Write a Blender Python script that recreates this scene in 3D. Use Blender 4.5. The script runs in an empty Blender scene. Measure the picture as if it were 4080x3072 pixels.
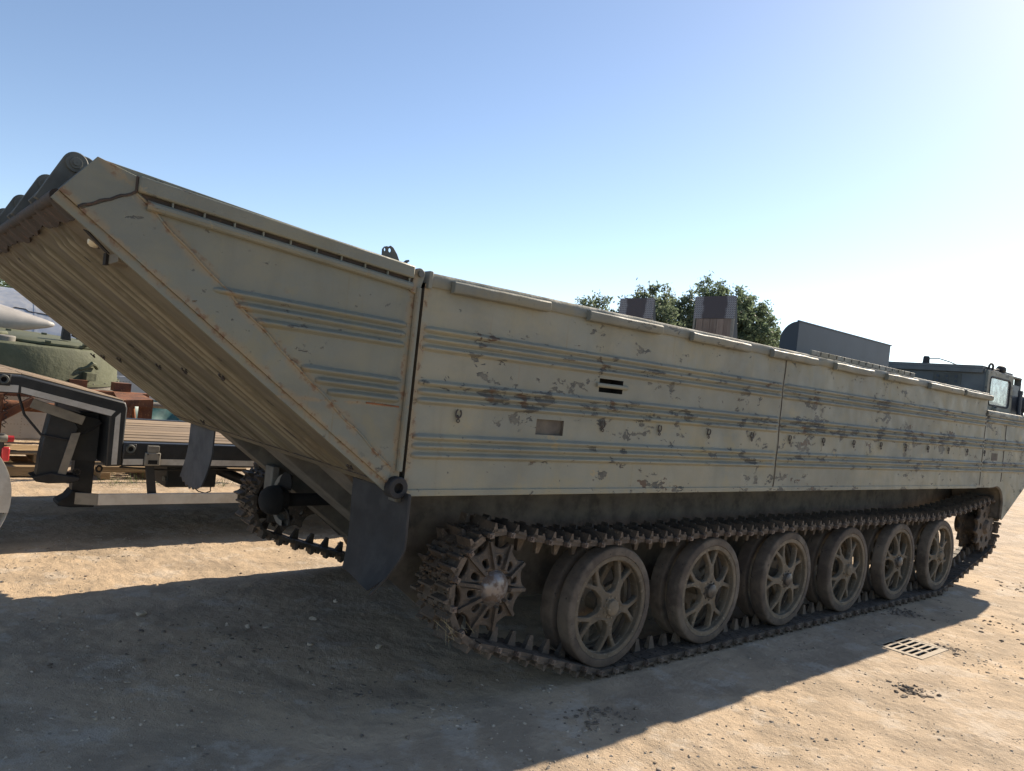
import bpy, bmesh, math, random
import numpy as np
from mathutils import Vector, Matrix
R = math.radians
random.seed(7)
rng = np.random.default_rng(7)
scene = bpy.context.scene
COL = scene.collection

# ---------------------------------------------------------------- camera
cd = bpy.data.cameras.new('camera')
cam = bpy.data.objects.new('camera', cd); COL.objects.link(cam)
fw = Vector((0.64884533, 0.76091803, 0.00186752)); rt = Vector((0.75643152, -0.64528192, 0.10687658)); up = Vector((-0.08252939, 0.06793372, 0.99427054))
m = Matrix.Identity(4)
for i in range(3):
    m[i][0] = rt[i]; m[i][1] = up[i]; m[i][2] = -fw[i]
m.translation = Vector((-1.92801, -3.22931, 1.85811))
cam.matrix_world = m
cd.sensor_fit = 'HORIZONTAL'; cd.sensor_width = 36.0; cd.lens = 36.0 * 3029.67 / 4080.0
cd.clip_start = 0.05; cd.clip_end = 4000
scene.camera = cam

# ---------------------------------------------------------------- sky, sun, exposure
SUN = Vector((1.5, 0.22, 1.0)).normalized()
elev = math.asin(SUN.z); azim = math.atan2(SUN.x, SUN.y)
world = bpy.data.worlds.new('World'); scene.world = world; world.use_nodes = True
nt = world.node_tree; nt.nodes.clear()
sky = nt.nodes.new('ShaderNodeTexSky'); sky.sky_type = 'NISHITA'; sky.sun_disc = False
sky.sun_elevation = elev; sky.sun_rotation = azim
sky.altitude = 100; sky.air_density = 0.75; sky.dust_density = 0.22; sky.ozone_density = 0.0
bg = nt.nodes.new('ShaderNodeBackground'); bg.inputs['Strength'].default_value = 0.074
wo = nt.nodes.new('ShaderNodeOutputWorld')
nt.links.new(sky.outputs[0], bg.inputs[0]); nt.links.new(bg.outputs[0], wo.inputs[0])
ld = bpy.data.lights.new('sun', 'SUN'); ld.energy = 3.5; ld.angle = R(0.53); ld.color = (1.0, 0.86, 0.68)
sun = bpy.data.objects.new('sun', ld); COL.objects.link(sun)
sun.rotation_euler = SUN.to_track_quat('Z', 'Y').to_euler()
scene.view_settings.view_transform = 'Standard'; scene.view_settings.look = 'None'
scene.view_settings.gamma = 1.0; scene.view_settings.exposure = 1.34
scene.cycles.max_bounces = 6; scene.cycles.transparent_max_bounces = 12

# ---------------------------------------------------------------- mesh helpers
class MB:
    def __init__(s): s.v = []; s.f = []
    def add(s, vs, fs):
        o = len(s.v); s.v.extend([tuple(v) for v in vs]); s.f.extend([tuple(i + o for i in f) for f in fs]); return s
    def box(s, x0, x1, y0, y1, z0, z1):
        return s.add([(x0,y0,z0),(x1,y0,z0),(x1,y1,z0),(x0,y1,z0),(x0,y0,z1),(x1,y0,z1),(x1,y1,z1),(x0,y1,z1)],
                     [(0,3,2,1),(4,5,6,7),(0,1,5,4),(1,2,6,5),(2,3,7,6),(3,0,4,7)])
    def obox(s, c, ax, ay, az):     # centre and three half-axes
        c = Vector(c); ax, ay, az = Vector(ax), Vector(ay), Vector(az)
        P = [c + sx*ax + sy*ay + sz*az for sz in (-1,1) for sx, sy in ((-1,-1),(1,-1),(1,1),(-1,1))]
        return s.add(P, [(0,3,2,1),(4,5,6,7),(0,1,5,4),(1,2,6,5),(2,3,7,6),(3,0,4,7)])
    def bar(s, a, b, w, h, upv=(0,0,1)):    # rectangular bar from a to b
        a, b = Vector(a), Vector(b); d = (b - a); L = d.length; d.normalize(); u = Vector(upv)
        side = d.cross(u)
        if side.length < 1e-4: side = d.cross(Vector((0,1,0)))
        side.normalize(); u = side.cross(d).normalized()
        return s.obox((a + b) / 2, d * L / 2, side * w / 2, u * h / 2)
    def prism(s, poly, y0, y1, axis='y'):   # poly in the plane across axis
        n = len(poly)
        def mk(p, t):
            return {'y': (p[0], t, p[1]), 'x': (t, p[0], p[1]), 'z': (p[0], p[1], t)}[axis]
        V = [mk(p, y0) for p in poly] + [mk(p, y1) for p in poly]
        F = [tuple(range(n)), tuple(range(2*n - 1, n - 1, -1))] + [(i, i + n, (i + 1) % n + n, (i + 1) % n) for i in range(n)]
        return s.add(V, F)
    def tube(s, pts, r, seg=8, closed=False, caps=True):
        pts = [Vector(p) for p in pts]; n = len(pts); rs = r if isinstance(r, (list, tuple)) else [r] * n
        V = []; ref = None
        for i, p in enumerate(pts):
            t = (pts[(i + 1) % n] - pts[i - 1]) if closed else (pts[min(i + 1, n - 1)] - pts[max(i - 1, 0)])
            t.normalize()
            if ref is None:
                ref = t.orthogonal().normalized()
            ref = (ref - t * ref.dot(t)).normalized(); b = t.cross(ref)
            for k in range(seg):
                a = 2 * math.pi * k / seg; V.append(p + (ref * math.cos(a) + b * math.sin(a)) * rs[i])
        F = []
        for i in range(n if closed else n - 1):
            j = (i + 1) % n
            for k in range(seg):
                k2 = (k + 1) % seg; F.append((i*seg + k, i*seg + k2, j*seg + k2, j*seg + k))
        if caps and not closed:
            F.append(tuple(range(seg - 1, -1, -1))); F.append(tuple((n - 1)*seg + k for k in range(seg)))
        return s.add(V, F)
    def lathe(s, prof, c, axis='y', seg=32, a0=0.0, a1=2*math.pi):     # prof: (radius, along-axis)
        full = abs(a1 - a0 - 2*math.pi) < 1e-6; n = seg if full else seg + 1
        V = []
        for rr, t in prof:
            for k in range(n):
                a = a0 + (a1 - a0) * k / seg; ca, sa = math.cos(a) * rr, math.sin(a) * rr
                V.append({'y': (c[0] + ca, c[1] + t, c[2] + sa), 'x': (c[0] + t, c[1] + ca, c[2] + sa), 'z': (c[0] + ca, c[1] + sa, c[2] + t)}[axis])
        F = []
        for i in range(len(prof) - 1):
            for k in range(seg):
                k2 = (k + 1) % n; F.append((i*n + k, i*n + k2, (i + 1)*n + k2, (i + 1)*n + k))
        return s.add(V, F)
    def cyl(s, a, b, r, seg=16):
        return s.tube([a, b], r, seg)
    def sheet(s, fn, nu, nv, thick=None):   # grid surface fn(u,v), optional thickness vector
        V = [Vector(fn(i / nu, j / nv)) for j in range(nv + 1) for i in range(nu + 1)]
        w = nu + 1
        F = [(j*w + i, j*w + i + 1, (j + 1)*w + i + 1, (j + 1)*w + i) for j in range(nv) for i in range(nu)]
        if thick is None: return s.add(V, F)
        T = Vector(thick); n = len(V)
        F2 = F + [tuple(i + n for i in reversed(f)) for f in F]
        edge = [j*w for j in range(nv + 1)][::-1] + list(range(1, w)) + [j*w + nu for j in range(1, nv + 1)] + [nv*w + i for i in range(nu - 1, 0, -1)]
        for a, b in zip(edge, edge[1:] + edge[:1]): F2.append((a, a + n, b + n, b))
        return s.add(V + [v + T for v in V], F2)
    def mesh(s, name, smooth=35):
        me = bpy.data.meshes.new(name); me.from_pydata(s.v, [], s.f); me.validate()
        bm = bmesh.new(); bm.from_mesh(me); bmesh.ops.recalc_face_normals(bm, faces=bm.faces); bm.to_mesh(me); bm.free()
        finish(me, smooth); return me

def finish(me, smooth=35):
    if smooth:
        me.polygons.foreach_set('use_smooth', [True] * len(me.polygons)); me.set_sharp_from_angle(angle=R(smooth))
    me.update()

def obj(name, me, mat=None, parent=None, loc=(0,0,0), rot=(0,0,0), bevel=0, seg=2):
    if isinstance(me, MB): me = me.mesh(name)
    o = bpy.data.objects.new(name, me); COL.objects.link(o)
    if mat is not None and (not me.materials or me.materials[0] is None):
        me.materials.append(mat) if not me.materials else None
    o.location = loc; o.rotation_euler = rot
    if parent is not None: o.parent = parent
    if bevel:
        b = o.modifiers.new('bevel', 'BEVEL'); b.width = bevel; b.segments = seg; b.limit_method = 'ANGLE'; b.angle_limit = R(40)
        b.harden_normals = False
    return o

def thing(name, label, cat, loc=(0,0,0), group=None):
    o = bpy.data.objects.new(name, None); COL.objects.link(o); o.location = loc; o.empty_display_size = 0.2
    o['label'] = label; o['category'] = cat; o['kind'] = 'thing'
    if group: o['group'] = group
    return o
def tag(o, label, cat, group=None):
    o['label'] = label; o['category'] = cat
    if 'kind' not in o: o['kind'] = 'thing'
    if group: o['group'] = group
    return o
def child(o, parent):       # parent keeping world-space mesh coordinates
    o.parent = parent; o.matrix_parent_inverse = Matrix.Translation(-Vector(parent.location)); return o
def part(name, mb, mat, parent, bevel=0, seg=2, smooth=35):
    """mesh written in world metres, hung under a thing or a part"""
    o = obj(name, mb.mesh(name, smooth) if isinstance(mb, MB) else mb, mat, None, bevel=bevel, seg=seg)
    root = parent
    off = Vector((0,0,0))
    q = parent
    while q is not None:
        off += Vector(q.location); q = q.parent
    o.parent = parent; o.location = -off
    return o

def curve_plate(outer, holes, half, bevel=0.006, res=2, inset=True):
    """flat cast plate with real holes: closed outlines in (a,b), thickness along c; returns verts, faces"""
    cu = bpy.data.curves.new('tmp', 'CURVE'); cu.dimensions = '2D'; cu.fill_mode = 'BOTH'
    cu.extrude = half; cu.bevel_depth = bevel; cu.bevel_resolution = res; cu.offset = -bevel if inset else 0.0
    for loop in [outer] + holes:
        sp = cu.splines.new('POLY'); sp.points.add(len(loop) - 1)
        for i, p in enumerate(loop): sp.points[i].co = (p[0], p[1], 0, 1)
        sp.use_cyclic_u = True
    o = bpy.data.objects.new('tmp', cu); COL.objects.link(o)
    dg = bpy.context.evaluated_depsgraph_get(); me = bpy.data.meshes.new_from_object(o.evaluated_get(dg))
    V = [tuple(v.co) for v in me.vertices]; F = [tuple(p.vertices) for p in me.polygons]
    bpy.data.objects.remove(o); bpy.data.curves.remove(cu); bpy.data.meshes.remove(me)
    return V, F

def vnoise(x, y, seed=0):
    xi = np.floor(x).astype(np.int64); yi = np.floor(y).astype(np.int64); xf = x - xi; yf = y - yi
    def h(a, b):
        n = (a * 374761393 + b * 668265263 + seed * 144665) & 0x7fffffff
        n = ((n ^ (n >> 13)) * 1274126177) & 0x7fffffff
        return ((n ^ (n >> 16)) & 0xffff) / 65535.0
    u = xf*xf*(3 - 2*xf); w = yf*yf*(3 - 2*yf)
    return (h(xi, yi)*(1-u) + h(xi+1, yi)*u)*(1-w) + (h(xi, yi+1)*(1-u) + h(xi+1, yi+1)*u)*w - 0.5
def fbm(x, y, octv=4, seed=0, gain=0.5):
    t = 0; a = 1.0
    for k in range(octv): t = t + a * vnoise(x * 2**k + 17.3*k, y * 2**k - 9.1*k, seed + k); a *= gain
    return t

# ---------------------------------------------------------------- materials
class NT:
    def __init__(s, name):
        s.m = bpy.data.materials.new(name); s.m.use_nodes = True; s.t = s.m.node_tree; s.t.nodes.clear()
        s.out = s.n('ShaderNodeOutputMaterial'); s.b = s.n('ShaderNodeBsdfPrincipled'); s.l(s.b.outputs[0], s.out.inputs[0])
        s.geo = s.n('ShaderNodeNewGeometry'); s.pos = s.geo.outputs['Position']
    def n(s, t, **kw):
        x = s.t.nodes.new(t)
        for k, v in kw.items(): setattr(x, k, v)
        return x
    def l(s, a, b): s.t.links.new(a, b)
    def val(s, sock, v):
        if isinstance(v, (int, float)): sock.default_value = v
        elif isinstance(v, (tuple, list)): sock.default_value = tuple(v) + ((1,) if len(v) == 3 and len(sock.default_value) == 4 else ())
        else: s.l(v, sock)
    def math(s, op, a, b=None, c=None, clamp=False):
        x = s.n('ShaderNodeMath', operation=op); x.use_clamp = clamp
        s.val(x.inputs[0], a)
        if b is not None: s.val(x.inputs[1], b)
        if c is not None: s.val(x.inputs[2], c)
        return x.outputs[0]
    def noise(s, scale, detail=4, rough=0.55, vec=None, stretch=None, dist=0.0):
        v = vec or s.pos
        if stretch:
            mp = s.n('ShaderNodeMapping'); mp.inputs['Scale'].default_value = stretch; s.l(v, mp.inputs[0]); v = mp.outputs[0]
        x = s.n('ShaderNodeTexNoise'); s.l(v, x.inputs['Vector'])
        x.inputs['Scale'].default_value = scale; x.inputs['Detail'].default_value = detail; x.inputs['Roughness'].default_value = rough; x.inputs['Distortion'].default_value = dist
        return x.outputs[0]
    def vor(s, scale, feat='F1', vec=None, rnd=1.0):
        x = s.n('ShaderNodeTexVoronoi', feature=feat); s.l(vec or s.pos, x.inputs['Vector']); x.inputs['Scale'].default_value = scale; x.inputs['Randomness'].default_value = rnd
        return x.outputs[0]
    def ramp(s, f, a, b, lo=0.0, hi=1.0, smooth=True):
        x = s.n('ShaderNodeMapRange', interpolation_type='SMOOTHSTEP' if smooth else 'LINEAR')
        s.val(x.inputs[0], f); s.val(x.inputs[1], a); s.val(x.inputs[2], b); s.val(x.inputs[3], lo); s.val(x.inputs[4], hi); return x.outputs[0]
    def stops(s, f, pts):
        x = s.n('ShaderNodeValToRGB'); s.l(f, x.inputs[0]); e = x.color_ramp.elements
        while len(e) < len(pts): e.new(0.5)
        for i, (p, c) in enumerate(pts):
            e[i].position = p; e[i].color = (c, c, c, 1) if isinstance(c, (int, float)) else tuple(c) + (1,)
        return x.outputs[0]
    def mix(s, f, a, b, mode='MIX'):
        x = s.n('ShaderNodeMix', data_type='RGBA', blend_type=mode); s.val(x.inputs[0], f); s.val(x.inputs[6], a); s.val(x.inputs[7], b); return x.outputs[2]
    def sep(s, v=None):
        x = s.n('ShaderNodeSeparateXYZ'); s.l(v or s.pos, x.inputs[0]); return x.outputs
    def objrand(s): return s.n('ShaderNodeObjectInfo').outputs['Random']
    def bump(s, h, strength=0.5, dist=0.01, prev=None):
        x = s.n('ShaderNodeBump'); x.inputs['Strength'].default_value = strength; x.inputs['Distance'].default_value = dist; s.l(h, x.inputs['Height'])
        if prev: s.l(prev, x.inputs['Normal'])
        return x.outputs[0]
    def done(s, col, rough=0.7, normal=None, metal=0.0, spec=None):
        s.val(s.b.inputs['Base Color'], col); s.val(s.b.inputs['Roughness'], rough); s.val(s.b.inputs['Metallic'], metal)
        if normal: s.l(normal, s.b.inputs['Normal'])
        if spec is not None: s.b.inputs['Specular IOR Level'].default_value = spec
        return s.m

def plain(name, col, var=0.25, rough=0.7, scale=6, metal=0.0, bumpd=0.002, dust=None, dustamt=0.5):
    t = NT(name); n1 = t.noise(scale, 6, 0.6); n2 = t.noise(scale * 7, 4, 0.6)
    c = t.mix(t.ramp(n1, 0.3, 0.7), tuple(x*(1-var) for x in col), tuple(min(1, x*(1+var)) for x in col))
    if dust: c = t.mix(t.math('MULTIPLY', t.ramp(t.noise(scale*1.7, 6, 0.65), 0.42, 0.66), dustamt), c, dust)
    h = t.math('ADD', n1, t.math('MULTIPLY', n2, 0.4))
    return t.done(c, rough, t.bump(h, 0.6, bumpd), metal)

def line_dist(t, ax, az, bx, bz):
    """distance in the x-z plane from the infinite line a-b, node output"""
    X, Y, Zz = t.sep(); dx, dz = bx - ax, bz - az; L = math.hypot(dx, dz); nx, nz = -dz / L, dx / L
    d = t.math('ADD', t.math('MULTIPLY', t.math('SUBTRACT', X, ax), nx), t.math('MULTIPLY', t.math('SUBTRACT', Zz, az), nz))
    return t.math('ABSOLUTE', d)

def paint(name, peel=1.0, rust=0.0, lines=(), tint=(0.240, 0.232, 0.176)):
    t = NT(name); X, Y, Zz = t.sep()
    big = t.noise(1.3, 5, 0.55); mid = t.noise(5.5, 6, 0.6)
    ca = tint; cb = tuple(v * k for v, k in zip(tint, (0.86, 0.92, 1.0)))
    c = t.mix(t.ramp(big, 0.38, 0.62), cb, ca)
    c = t.mix(t.math('MULTIPLY', t.ramp(mid, 0.45, 0.7), 0.35), c, tuple(v * k for v, k in zip(tint, (1.22, 1.16, 0.98))))
    gp = t.ramp(t.noise(0.9, 6, 0.62, stretch=(0.8, 1, 1.5)), 0.46, 0.60); c = t.mix(t.math('MULTIPLY', gp, 0.6), c, tuple(v * k for v, k in zip(tint, (0.66, 0.72, 0.82))))
    gp2 = t.ramp(t.noise(2.2, 7, 0.68), 0.55, 0.63); c = t.mix(t.math('MULTIPLY', gp2, 0.4), c, tuple(v * k for v, k in zip(tint, (1.12, 1.0, 0.74))))
    # vertical washing streaks
    st = t.noise(9, 4, 0.6, stretch=(1, 1, 0.12)); c = t.mix(t.math('MULTIPLY', t.ramp(st, 0.5, 0.72), 0.3), c, tuple(v * 0.72 for v in tint))
    hor = t.noise(6, 5, 0.6, stretch=(0.2, 1, 1.6)); c = t.mix(t.math('MULTIPLY', t.ramp(hor, 0.5, 0.75), 0.22), c, tuple(v * k for v, k in zip(tint, (1.1, 1.0, 0.75))))
    drip = t.math('MULTIPLY', t.ramp(t.noise(7, 5, 0.6, stretch=(3.2, 1, 0.16)), 0.60, 0.72), 0.35); c = t.mix(drip, c, tuple(v * k for v, k in zip(tint, (0.82, 0.62, 0.42))))
    norm = None
    edge = None
    if peel > 0:
        zb = t.stops(t.math('MULTIPLY', t.math('SUBTRACT', Zz, 1.2), 1 / 1.3),
                     [(0.0, 0.55), (0.04, 0.6), (0.10, 0.35), (0.17, 0.45), (0.24, 0.95), (0.30, 0.45), (0.36, 0.5), (0.41, 0.75), (0.46, 1.0), (0.51, 0.35), (0.60, 0.42), (0.66, 1.0), (0.71, 0.6), (0.75, 0.18), (0.86, 0.2), (0.92, 0.7), (1.0, 0.8)])
        xb = t.ramp(X, -0.1, 2.6, 0.35, 1.0, False)
        warp = t.n('ShaderNodeVectorMath', operation='ADD')
        wn = t.n('ShaderNodeTexNoise'); wn.inputs['Scale'].default_value = 7; wn.inputs['Detail'].default_value = 3; t.l(t.pos, wn.inputs['Vector'])
        sc = t.n('ShaderNodeVectorMath', operation='SCALE'); sc.inputs['Scale'].default_value = 0.10; t.l(wn.outputs['Color'], sc.inputs[0])
        t.l(t.pos, warp.inputs[0]); t.l(sc.outputs[0], warp.inputs[1])
        pn = t.noise(12.0, 6, 0.66, vec=warp.outputs[0], stretch=(0.5, 1, 1.15)); clus = t.noise(1.9, 4, 0.6, stretch=(0.7, 1, 1.6))
        thr = t.math('SUBTRACT', 0.70, t.math('ADD', t.math('MULTIPLY', t.math('MULTIPLY', zb, xb), 0.085 * peel), t.math('MULTIPLY', t.ramp(clus, 0.38, 0.66), 0.125 * min(1, peel + .2))))
        d = t.math('SUBTRACT', pn, thr)
        mask = t.ramp(d, 0.0, 0.003); edge = mask
        old = t.mix(t.ramp(t.noise(11, 4, 0.6), 0.4, 0.62), (0.066, 0.068, 0.062), (0.125, 0.122, 0.10))
        old = t.mix(t.ramp(t.noise(4.1, 5, 0.6), 0.57, 0.63), old, (0.095, 0.066, 0.046))
        rim = t.math('MULTIPLY', t.ramp(d, -0.012, 0.0), t.math('SUBTRACT', 1.0, mask))
        c = t.mix(t.math('MULTIPLY', rim, 0.5), c, tuple(min(1, v * 1.45) for v in tint))
        c = t.mix(mask, c, old)
        # second, yellower undercoat
        pn2 = t.noise(3.4, 6, 0.6, vec=warp.outputs[0]); m2 = t.ramp(pn2, 0.665, 0.672)
        c = t.mix(t.math('MULTIPLY', m2, xb), c, (0.28, 0.235, 0.14))
        # small chips
        chip = t.math('MULTIPLY', t.ramp(t.noise(23, 4, 0.6), 0.665, 0.68), t.ramp(t.noise(1.7, 3, 0.5), 0.45, 0.6))
        c = t.mix(chip, c, (0.09, 0.09, 0.08))
        norm = t.bump(t.math('SUBTRACT', 1.0, mask), 1.0, 0.006)
    if rust > 0:
        rn = t.noise(8, 7, 0.66); rn2 = t.noise(27, 5, 0.6)
        halo = None
        for (a, b, e, f, w) in lines:
            h = t.ramp(line_dist(t, a, b, e, f), w, 0.0)
            halo = h if halo is None else t.math('MAXIMUM', halo, h)
        base = t.math('MULTIPLY', t.ramp(rn, 0.64, 0.72), 0.45 * rust)
        if halo is not None:
            base = t.math('MAXIMUM', base, t.math('MULTIPLY', halo, t.ramp(t.math('ADD', rn, t.math('MULTIPLY', halo, 0.12)), 0.50, 0.62)))
        c = t.mix(t.math('MULTIPLY', base, 0.5), c, (0.26, 0.18, 0.09))
        core = t.math('MULTIPLY', base, t.ramp(rn2, 0.52, 0.62))
        c = t.mix(t.math('MULTIPLY', core, 0.8), c, (0.12, 0.06, 0.032))
    dents = t.math('ADD', t.noise(2.6, 2, 0.5), t.math('MULTIPLY', t.noise(60, 3, 0.6), 0.05))
    norm = t.bump(dents, 0.8, 0.035, norm)
    return t.done(c, t.ramp(mid, 0.3, 0.7, 0.5, 0.72), norm, spec=0.35)

M = {}
DIAG = (-1.18, 2.45, 0.10, 1.39); SLOPE = (-1.437, 2.398, 0.106, 1.306)
M['hull'] = paint('hull_paint', 1.0, 0.15, [(0.19, 1.0, 0.19, 2.0, 0.05)])
M['bow'] = paint('bow_paint', 0.9, 0.0)
M['ramp'] = paint('ramp_paint', 0.30, 1.0, [DIAG + (0.045,), SLOPE + (0.04,), (0.0, 1.705, 1.0, 1.705, 0.02), (0.115, 1.0, 0.115, 2.0, 0.04)], (0.178, 0.178, 0.138))
M['rail'] = paint('rail_paint', 0.9, 0.3, (), (0.178, 0.178, 0.144))
def mk_stern():
    t = NT('stern_plate_paint')
    st = t.noise(6, 6, 0.62, stretch=(0.6, 1.2, 0.6)); n = t.noise(3.0, 5, 0.6)
    c = t.mix(t.ramp(st, 0.36, 0.64), (0.145, 0.128, 0.085), (0.10, 0.09, 0.062))
    c = t.mix(t.math('MULTIPLY', t.ramp(n, 0.4, 0.65), 0.7), c, (0.115, 0.092, 0.06))
    c = t.mix(t.math('MULTIPLY', t.ramp(t.noise(4.2, 6, 0.6, stretch=(0.3, 1.8, 0.3)), 0.54, 0.64), 0.45), c, (0.19, 0.168, 0.105))
    c = t.mix(t.ramp(t.noise(7.5, 6, 0.62, stretch=(0.55, 2.3, 0.55)), 0.655, 0.675), c, (0.045, 0.04, 0.034))
    at = t.n('ShaderNodeAttribute'); at.attribute_name = 'ridge_light'     # ridges lightened in colour, standing in for light on their crests
    ridge_lit = t.math('MULTIPLY', t.ramp(at.outputs['Fac'], 0.35, 0.8), t.ramp(t.noise(5, 6, 0.65, stretch=(0.6, 1.5, 0.6)), 0.34, 0.56))
    c = t.mix(t.math('MULTIPLY', ridge_lit, 0.8), c, (0.265, 0.238, 0.165))
    return t.done(c, 0.7, t.bump(t.math('ADD', t.noise(3, 3, 0.5), t.math('MULTIPLY', t.noise(50, 4, 0.6), 0.08)), 0.6, 0.02))
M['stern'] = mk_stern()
def mk_ruststeel(name, a, b, c3, rough=0.85, s=9):
    t = NT(name); n = t.noise(s, 7, 0.65); n2 = t.noise(s*4, 5, 0.6)
    c = t.mix(t.ramp(n, 0.35, 0.65), a, b); c = t.mix(t.ramp(n2, 0.55, 0.68), c, c3); hs = t.n('ShaderNodeHueSaturation'); t.l(c, hs.inputs['Color']); t.l(t.ramp(t.objrand(), 0, 1, 0.78, 1.22, False), hs.inputs['Value']); c = hs.outputs[0]
    return t.done(c, rough, t.bump(t.math('ADD', n, t.math('MULTIPLY', n2, 0.5)), 0.8, 0.004))
M['rust'] = mk_ruststeel('rusty_steel', (0.20, 0.075, 0.03), (0.10, 0.042, 0.022), (0.29, 0.13, 0.05), s=6)
M['darkrust'] = mk_ruststeel('dark_rusty_edge', (0.055, 0.04, 0.03), (0.03, 0.026, 0.022), (0.11, 0.06, 0.035))
M['track'] = mk_ruststeel('track_steel', (0.10, 0.076, 0.055), (0.055, 0.045, 0.035), (0.16, 0.122, 0.085), 0.75, 14)
M['pin'] = mk_ruststeel('pin_steel', (0.15, 0.12, 0.095), (0.08, 0.055, 0.045), (0.2, 0.165, 0.14), 0.5, 20)
M['wheel'] = mk_ruststeel('wheel_dust', (0.165, 0.132, 0.09), (0.105, 0.086, 0.06), (0.21, 0.175, 0.125), 0.9, 10)
def mk_tyre():
    t = NT('dusty_rubber'); n = t.noise(8, 6, 0.65); r = t.objrand()
    c = t.mix(t.ramp(n, 0.35, 0.65), (0.062, 0.049, 0.039), (0.105, 0.083, 0.062)); c = t.mix(t.math('MULTIPLY', t.ramp(t.noise(3.2, 6, 0.65), 0.46, 0.64), t.ramp(r, 0, 1, 0.25, 0.85, False)), c, (0.165, 0.138, 0.105))
    chip = t.ramp(t.noise(30, 4, 0.6), 0.66, 0.70); c = t.mix(chip, c, (0.03, 0.028, 0.026))
    return t.done(c, 0.9, t.bump(t.math('SUBTRACT', n, chip), 0.7, 0.004))
M['tyre'] = mk_tyre()
M['rubber'] = plain('black_rubber', (0.014, 0.015, 0.017), 0.35, 0.7, 5, dust=(0.04, 0.04, 0.04), dustamt=0.5)
M['greyflap'] = plain('grey_rubber', (0.055, 0.056, 0.06), 0.25, 0.7, 5, dust=(0.11, 0.11, 0.108), dustamt=0.4)
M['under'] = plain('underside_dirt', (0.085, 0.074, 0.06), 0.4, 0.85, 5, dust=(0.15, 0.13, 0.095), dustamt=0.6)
M['belly'] = plain('belly_grey', (0.15, 0.138, 0.115), 0.3, 0.8, 6, dust=(0.15, 0.13, 0.10), dustamt=0.5)
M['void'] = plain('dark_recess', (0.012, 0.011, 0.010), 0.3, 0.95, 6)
M['hubcap'] = NT('polished_hub'); 
def mk_hub():
    t = M['hubcap']; n = t.noise(16, 6, 0.65); c = t.mix(t.ramp(n, 0.46, 0.6), (0.20, 0.185, 0.175), (0.10, 0.07, 0.05))
    return t.done(c, t.ramp(n, 0.4, 0.6, 0.28, 0.7), t.bump(n, 0.3, 0.004), t.ramp(n, 0.46, 0.6, 0.45, 0.05))
M['hubcap'] = mk_hub()
M['cab'] = plain('cab_paint', (0.105, 0.115, 0.115), 0.18, 0.6, 3)
M['hood'] = plain('hood_paint', (0.034, 0.042, 0.055), 0.2, 0.5, 2.5)
M['lug'] = plain('lug_paint', (0.075, 0.078, 0.068), 0.25, 0.6, 8)
M['hook'] = plain('hook_iron', (0.04, 0.033, 0.028), 0.3, 0.7, 20)
M['lampglass'] = plain('frosted_lamp', (0.62, 0.56, 0.40), 0.12, 0.35, 15)
def mk_window():
    t = NT('dusty_window'); tr = t.n('ShaderNodeBsdfTransparent'); tr.inputs[0].default_value = (0.75, 0.8, 0.82, 1)
    mx = t.n('ShaderNodeMixShader'); n = t.noise(14, 6, 0.6); t.l(t.ramp(n, 0.3, 0.7, 0.35, 0.75), mx.inputs[0])
    t.done((0.42, 0.44, 0.44), 0.25); t.l(tr.outputs[0], mx.inputs[1]); t.l(t.b.outputs[0], mx.inputs[2]); t.l(mx.outputs[0], t.out.inputs[0]); return t.m
M['window'] = mk_window()

# ---------------------------------------------------------------- ground
def ground_height(x, y):
    h = 0.012 * fbm(x * 0.9, y * 0.9, 3, 3) + 0.010 * fbm(x * 3.1, y * 3.1, 4, 11, 0.6)
    rough = np.clip(fbm(x * 0.55, y * 0.55, 3, 21) * 2.2 + 0.35, 0, 1)
    h = h + rough * 0.018 * np.abs(fbm(x * 9, y * 9, 3, 31, 0.6))
    # churned tyre tread marks in front of the carrier
    ph = np.sin((x * 0.9 + y * 0.45) * 34 + 5 * fbm(x * 1.3, y * 1.3, 2, 41))
    tread = np.exp(-((y + 1.35 - 0.25 * x) / 0.16) ** 2) + np.exp(-((y - 1.1 + 0.12 * (x + 0.5)) / 0.22) ** 2)
    h = h - 0.004 * tread * np.clip(ph, 0, 1) - 0.012 * np.exp(-((y + 0.95 + 0.03 * x) / 0.12) ** 2) - 0.010 * np.exp(-((y + 2.0 - 0.02 * x) / 0.15) ** 2)
    return h - 0.012
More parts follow.
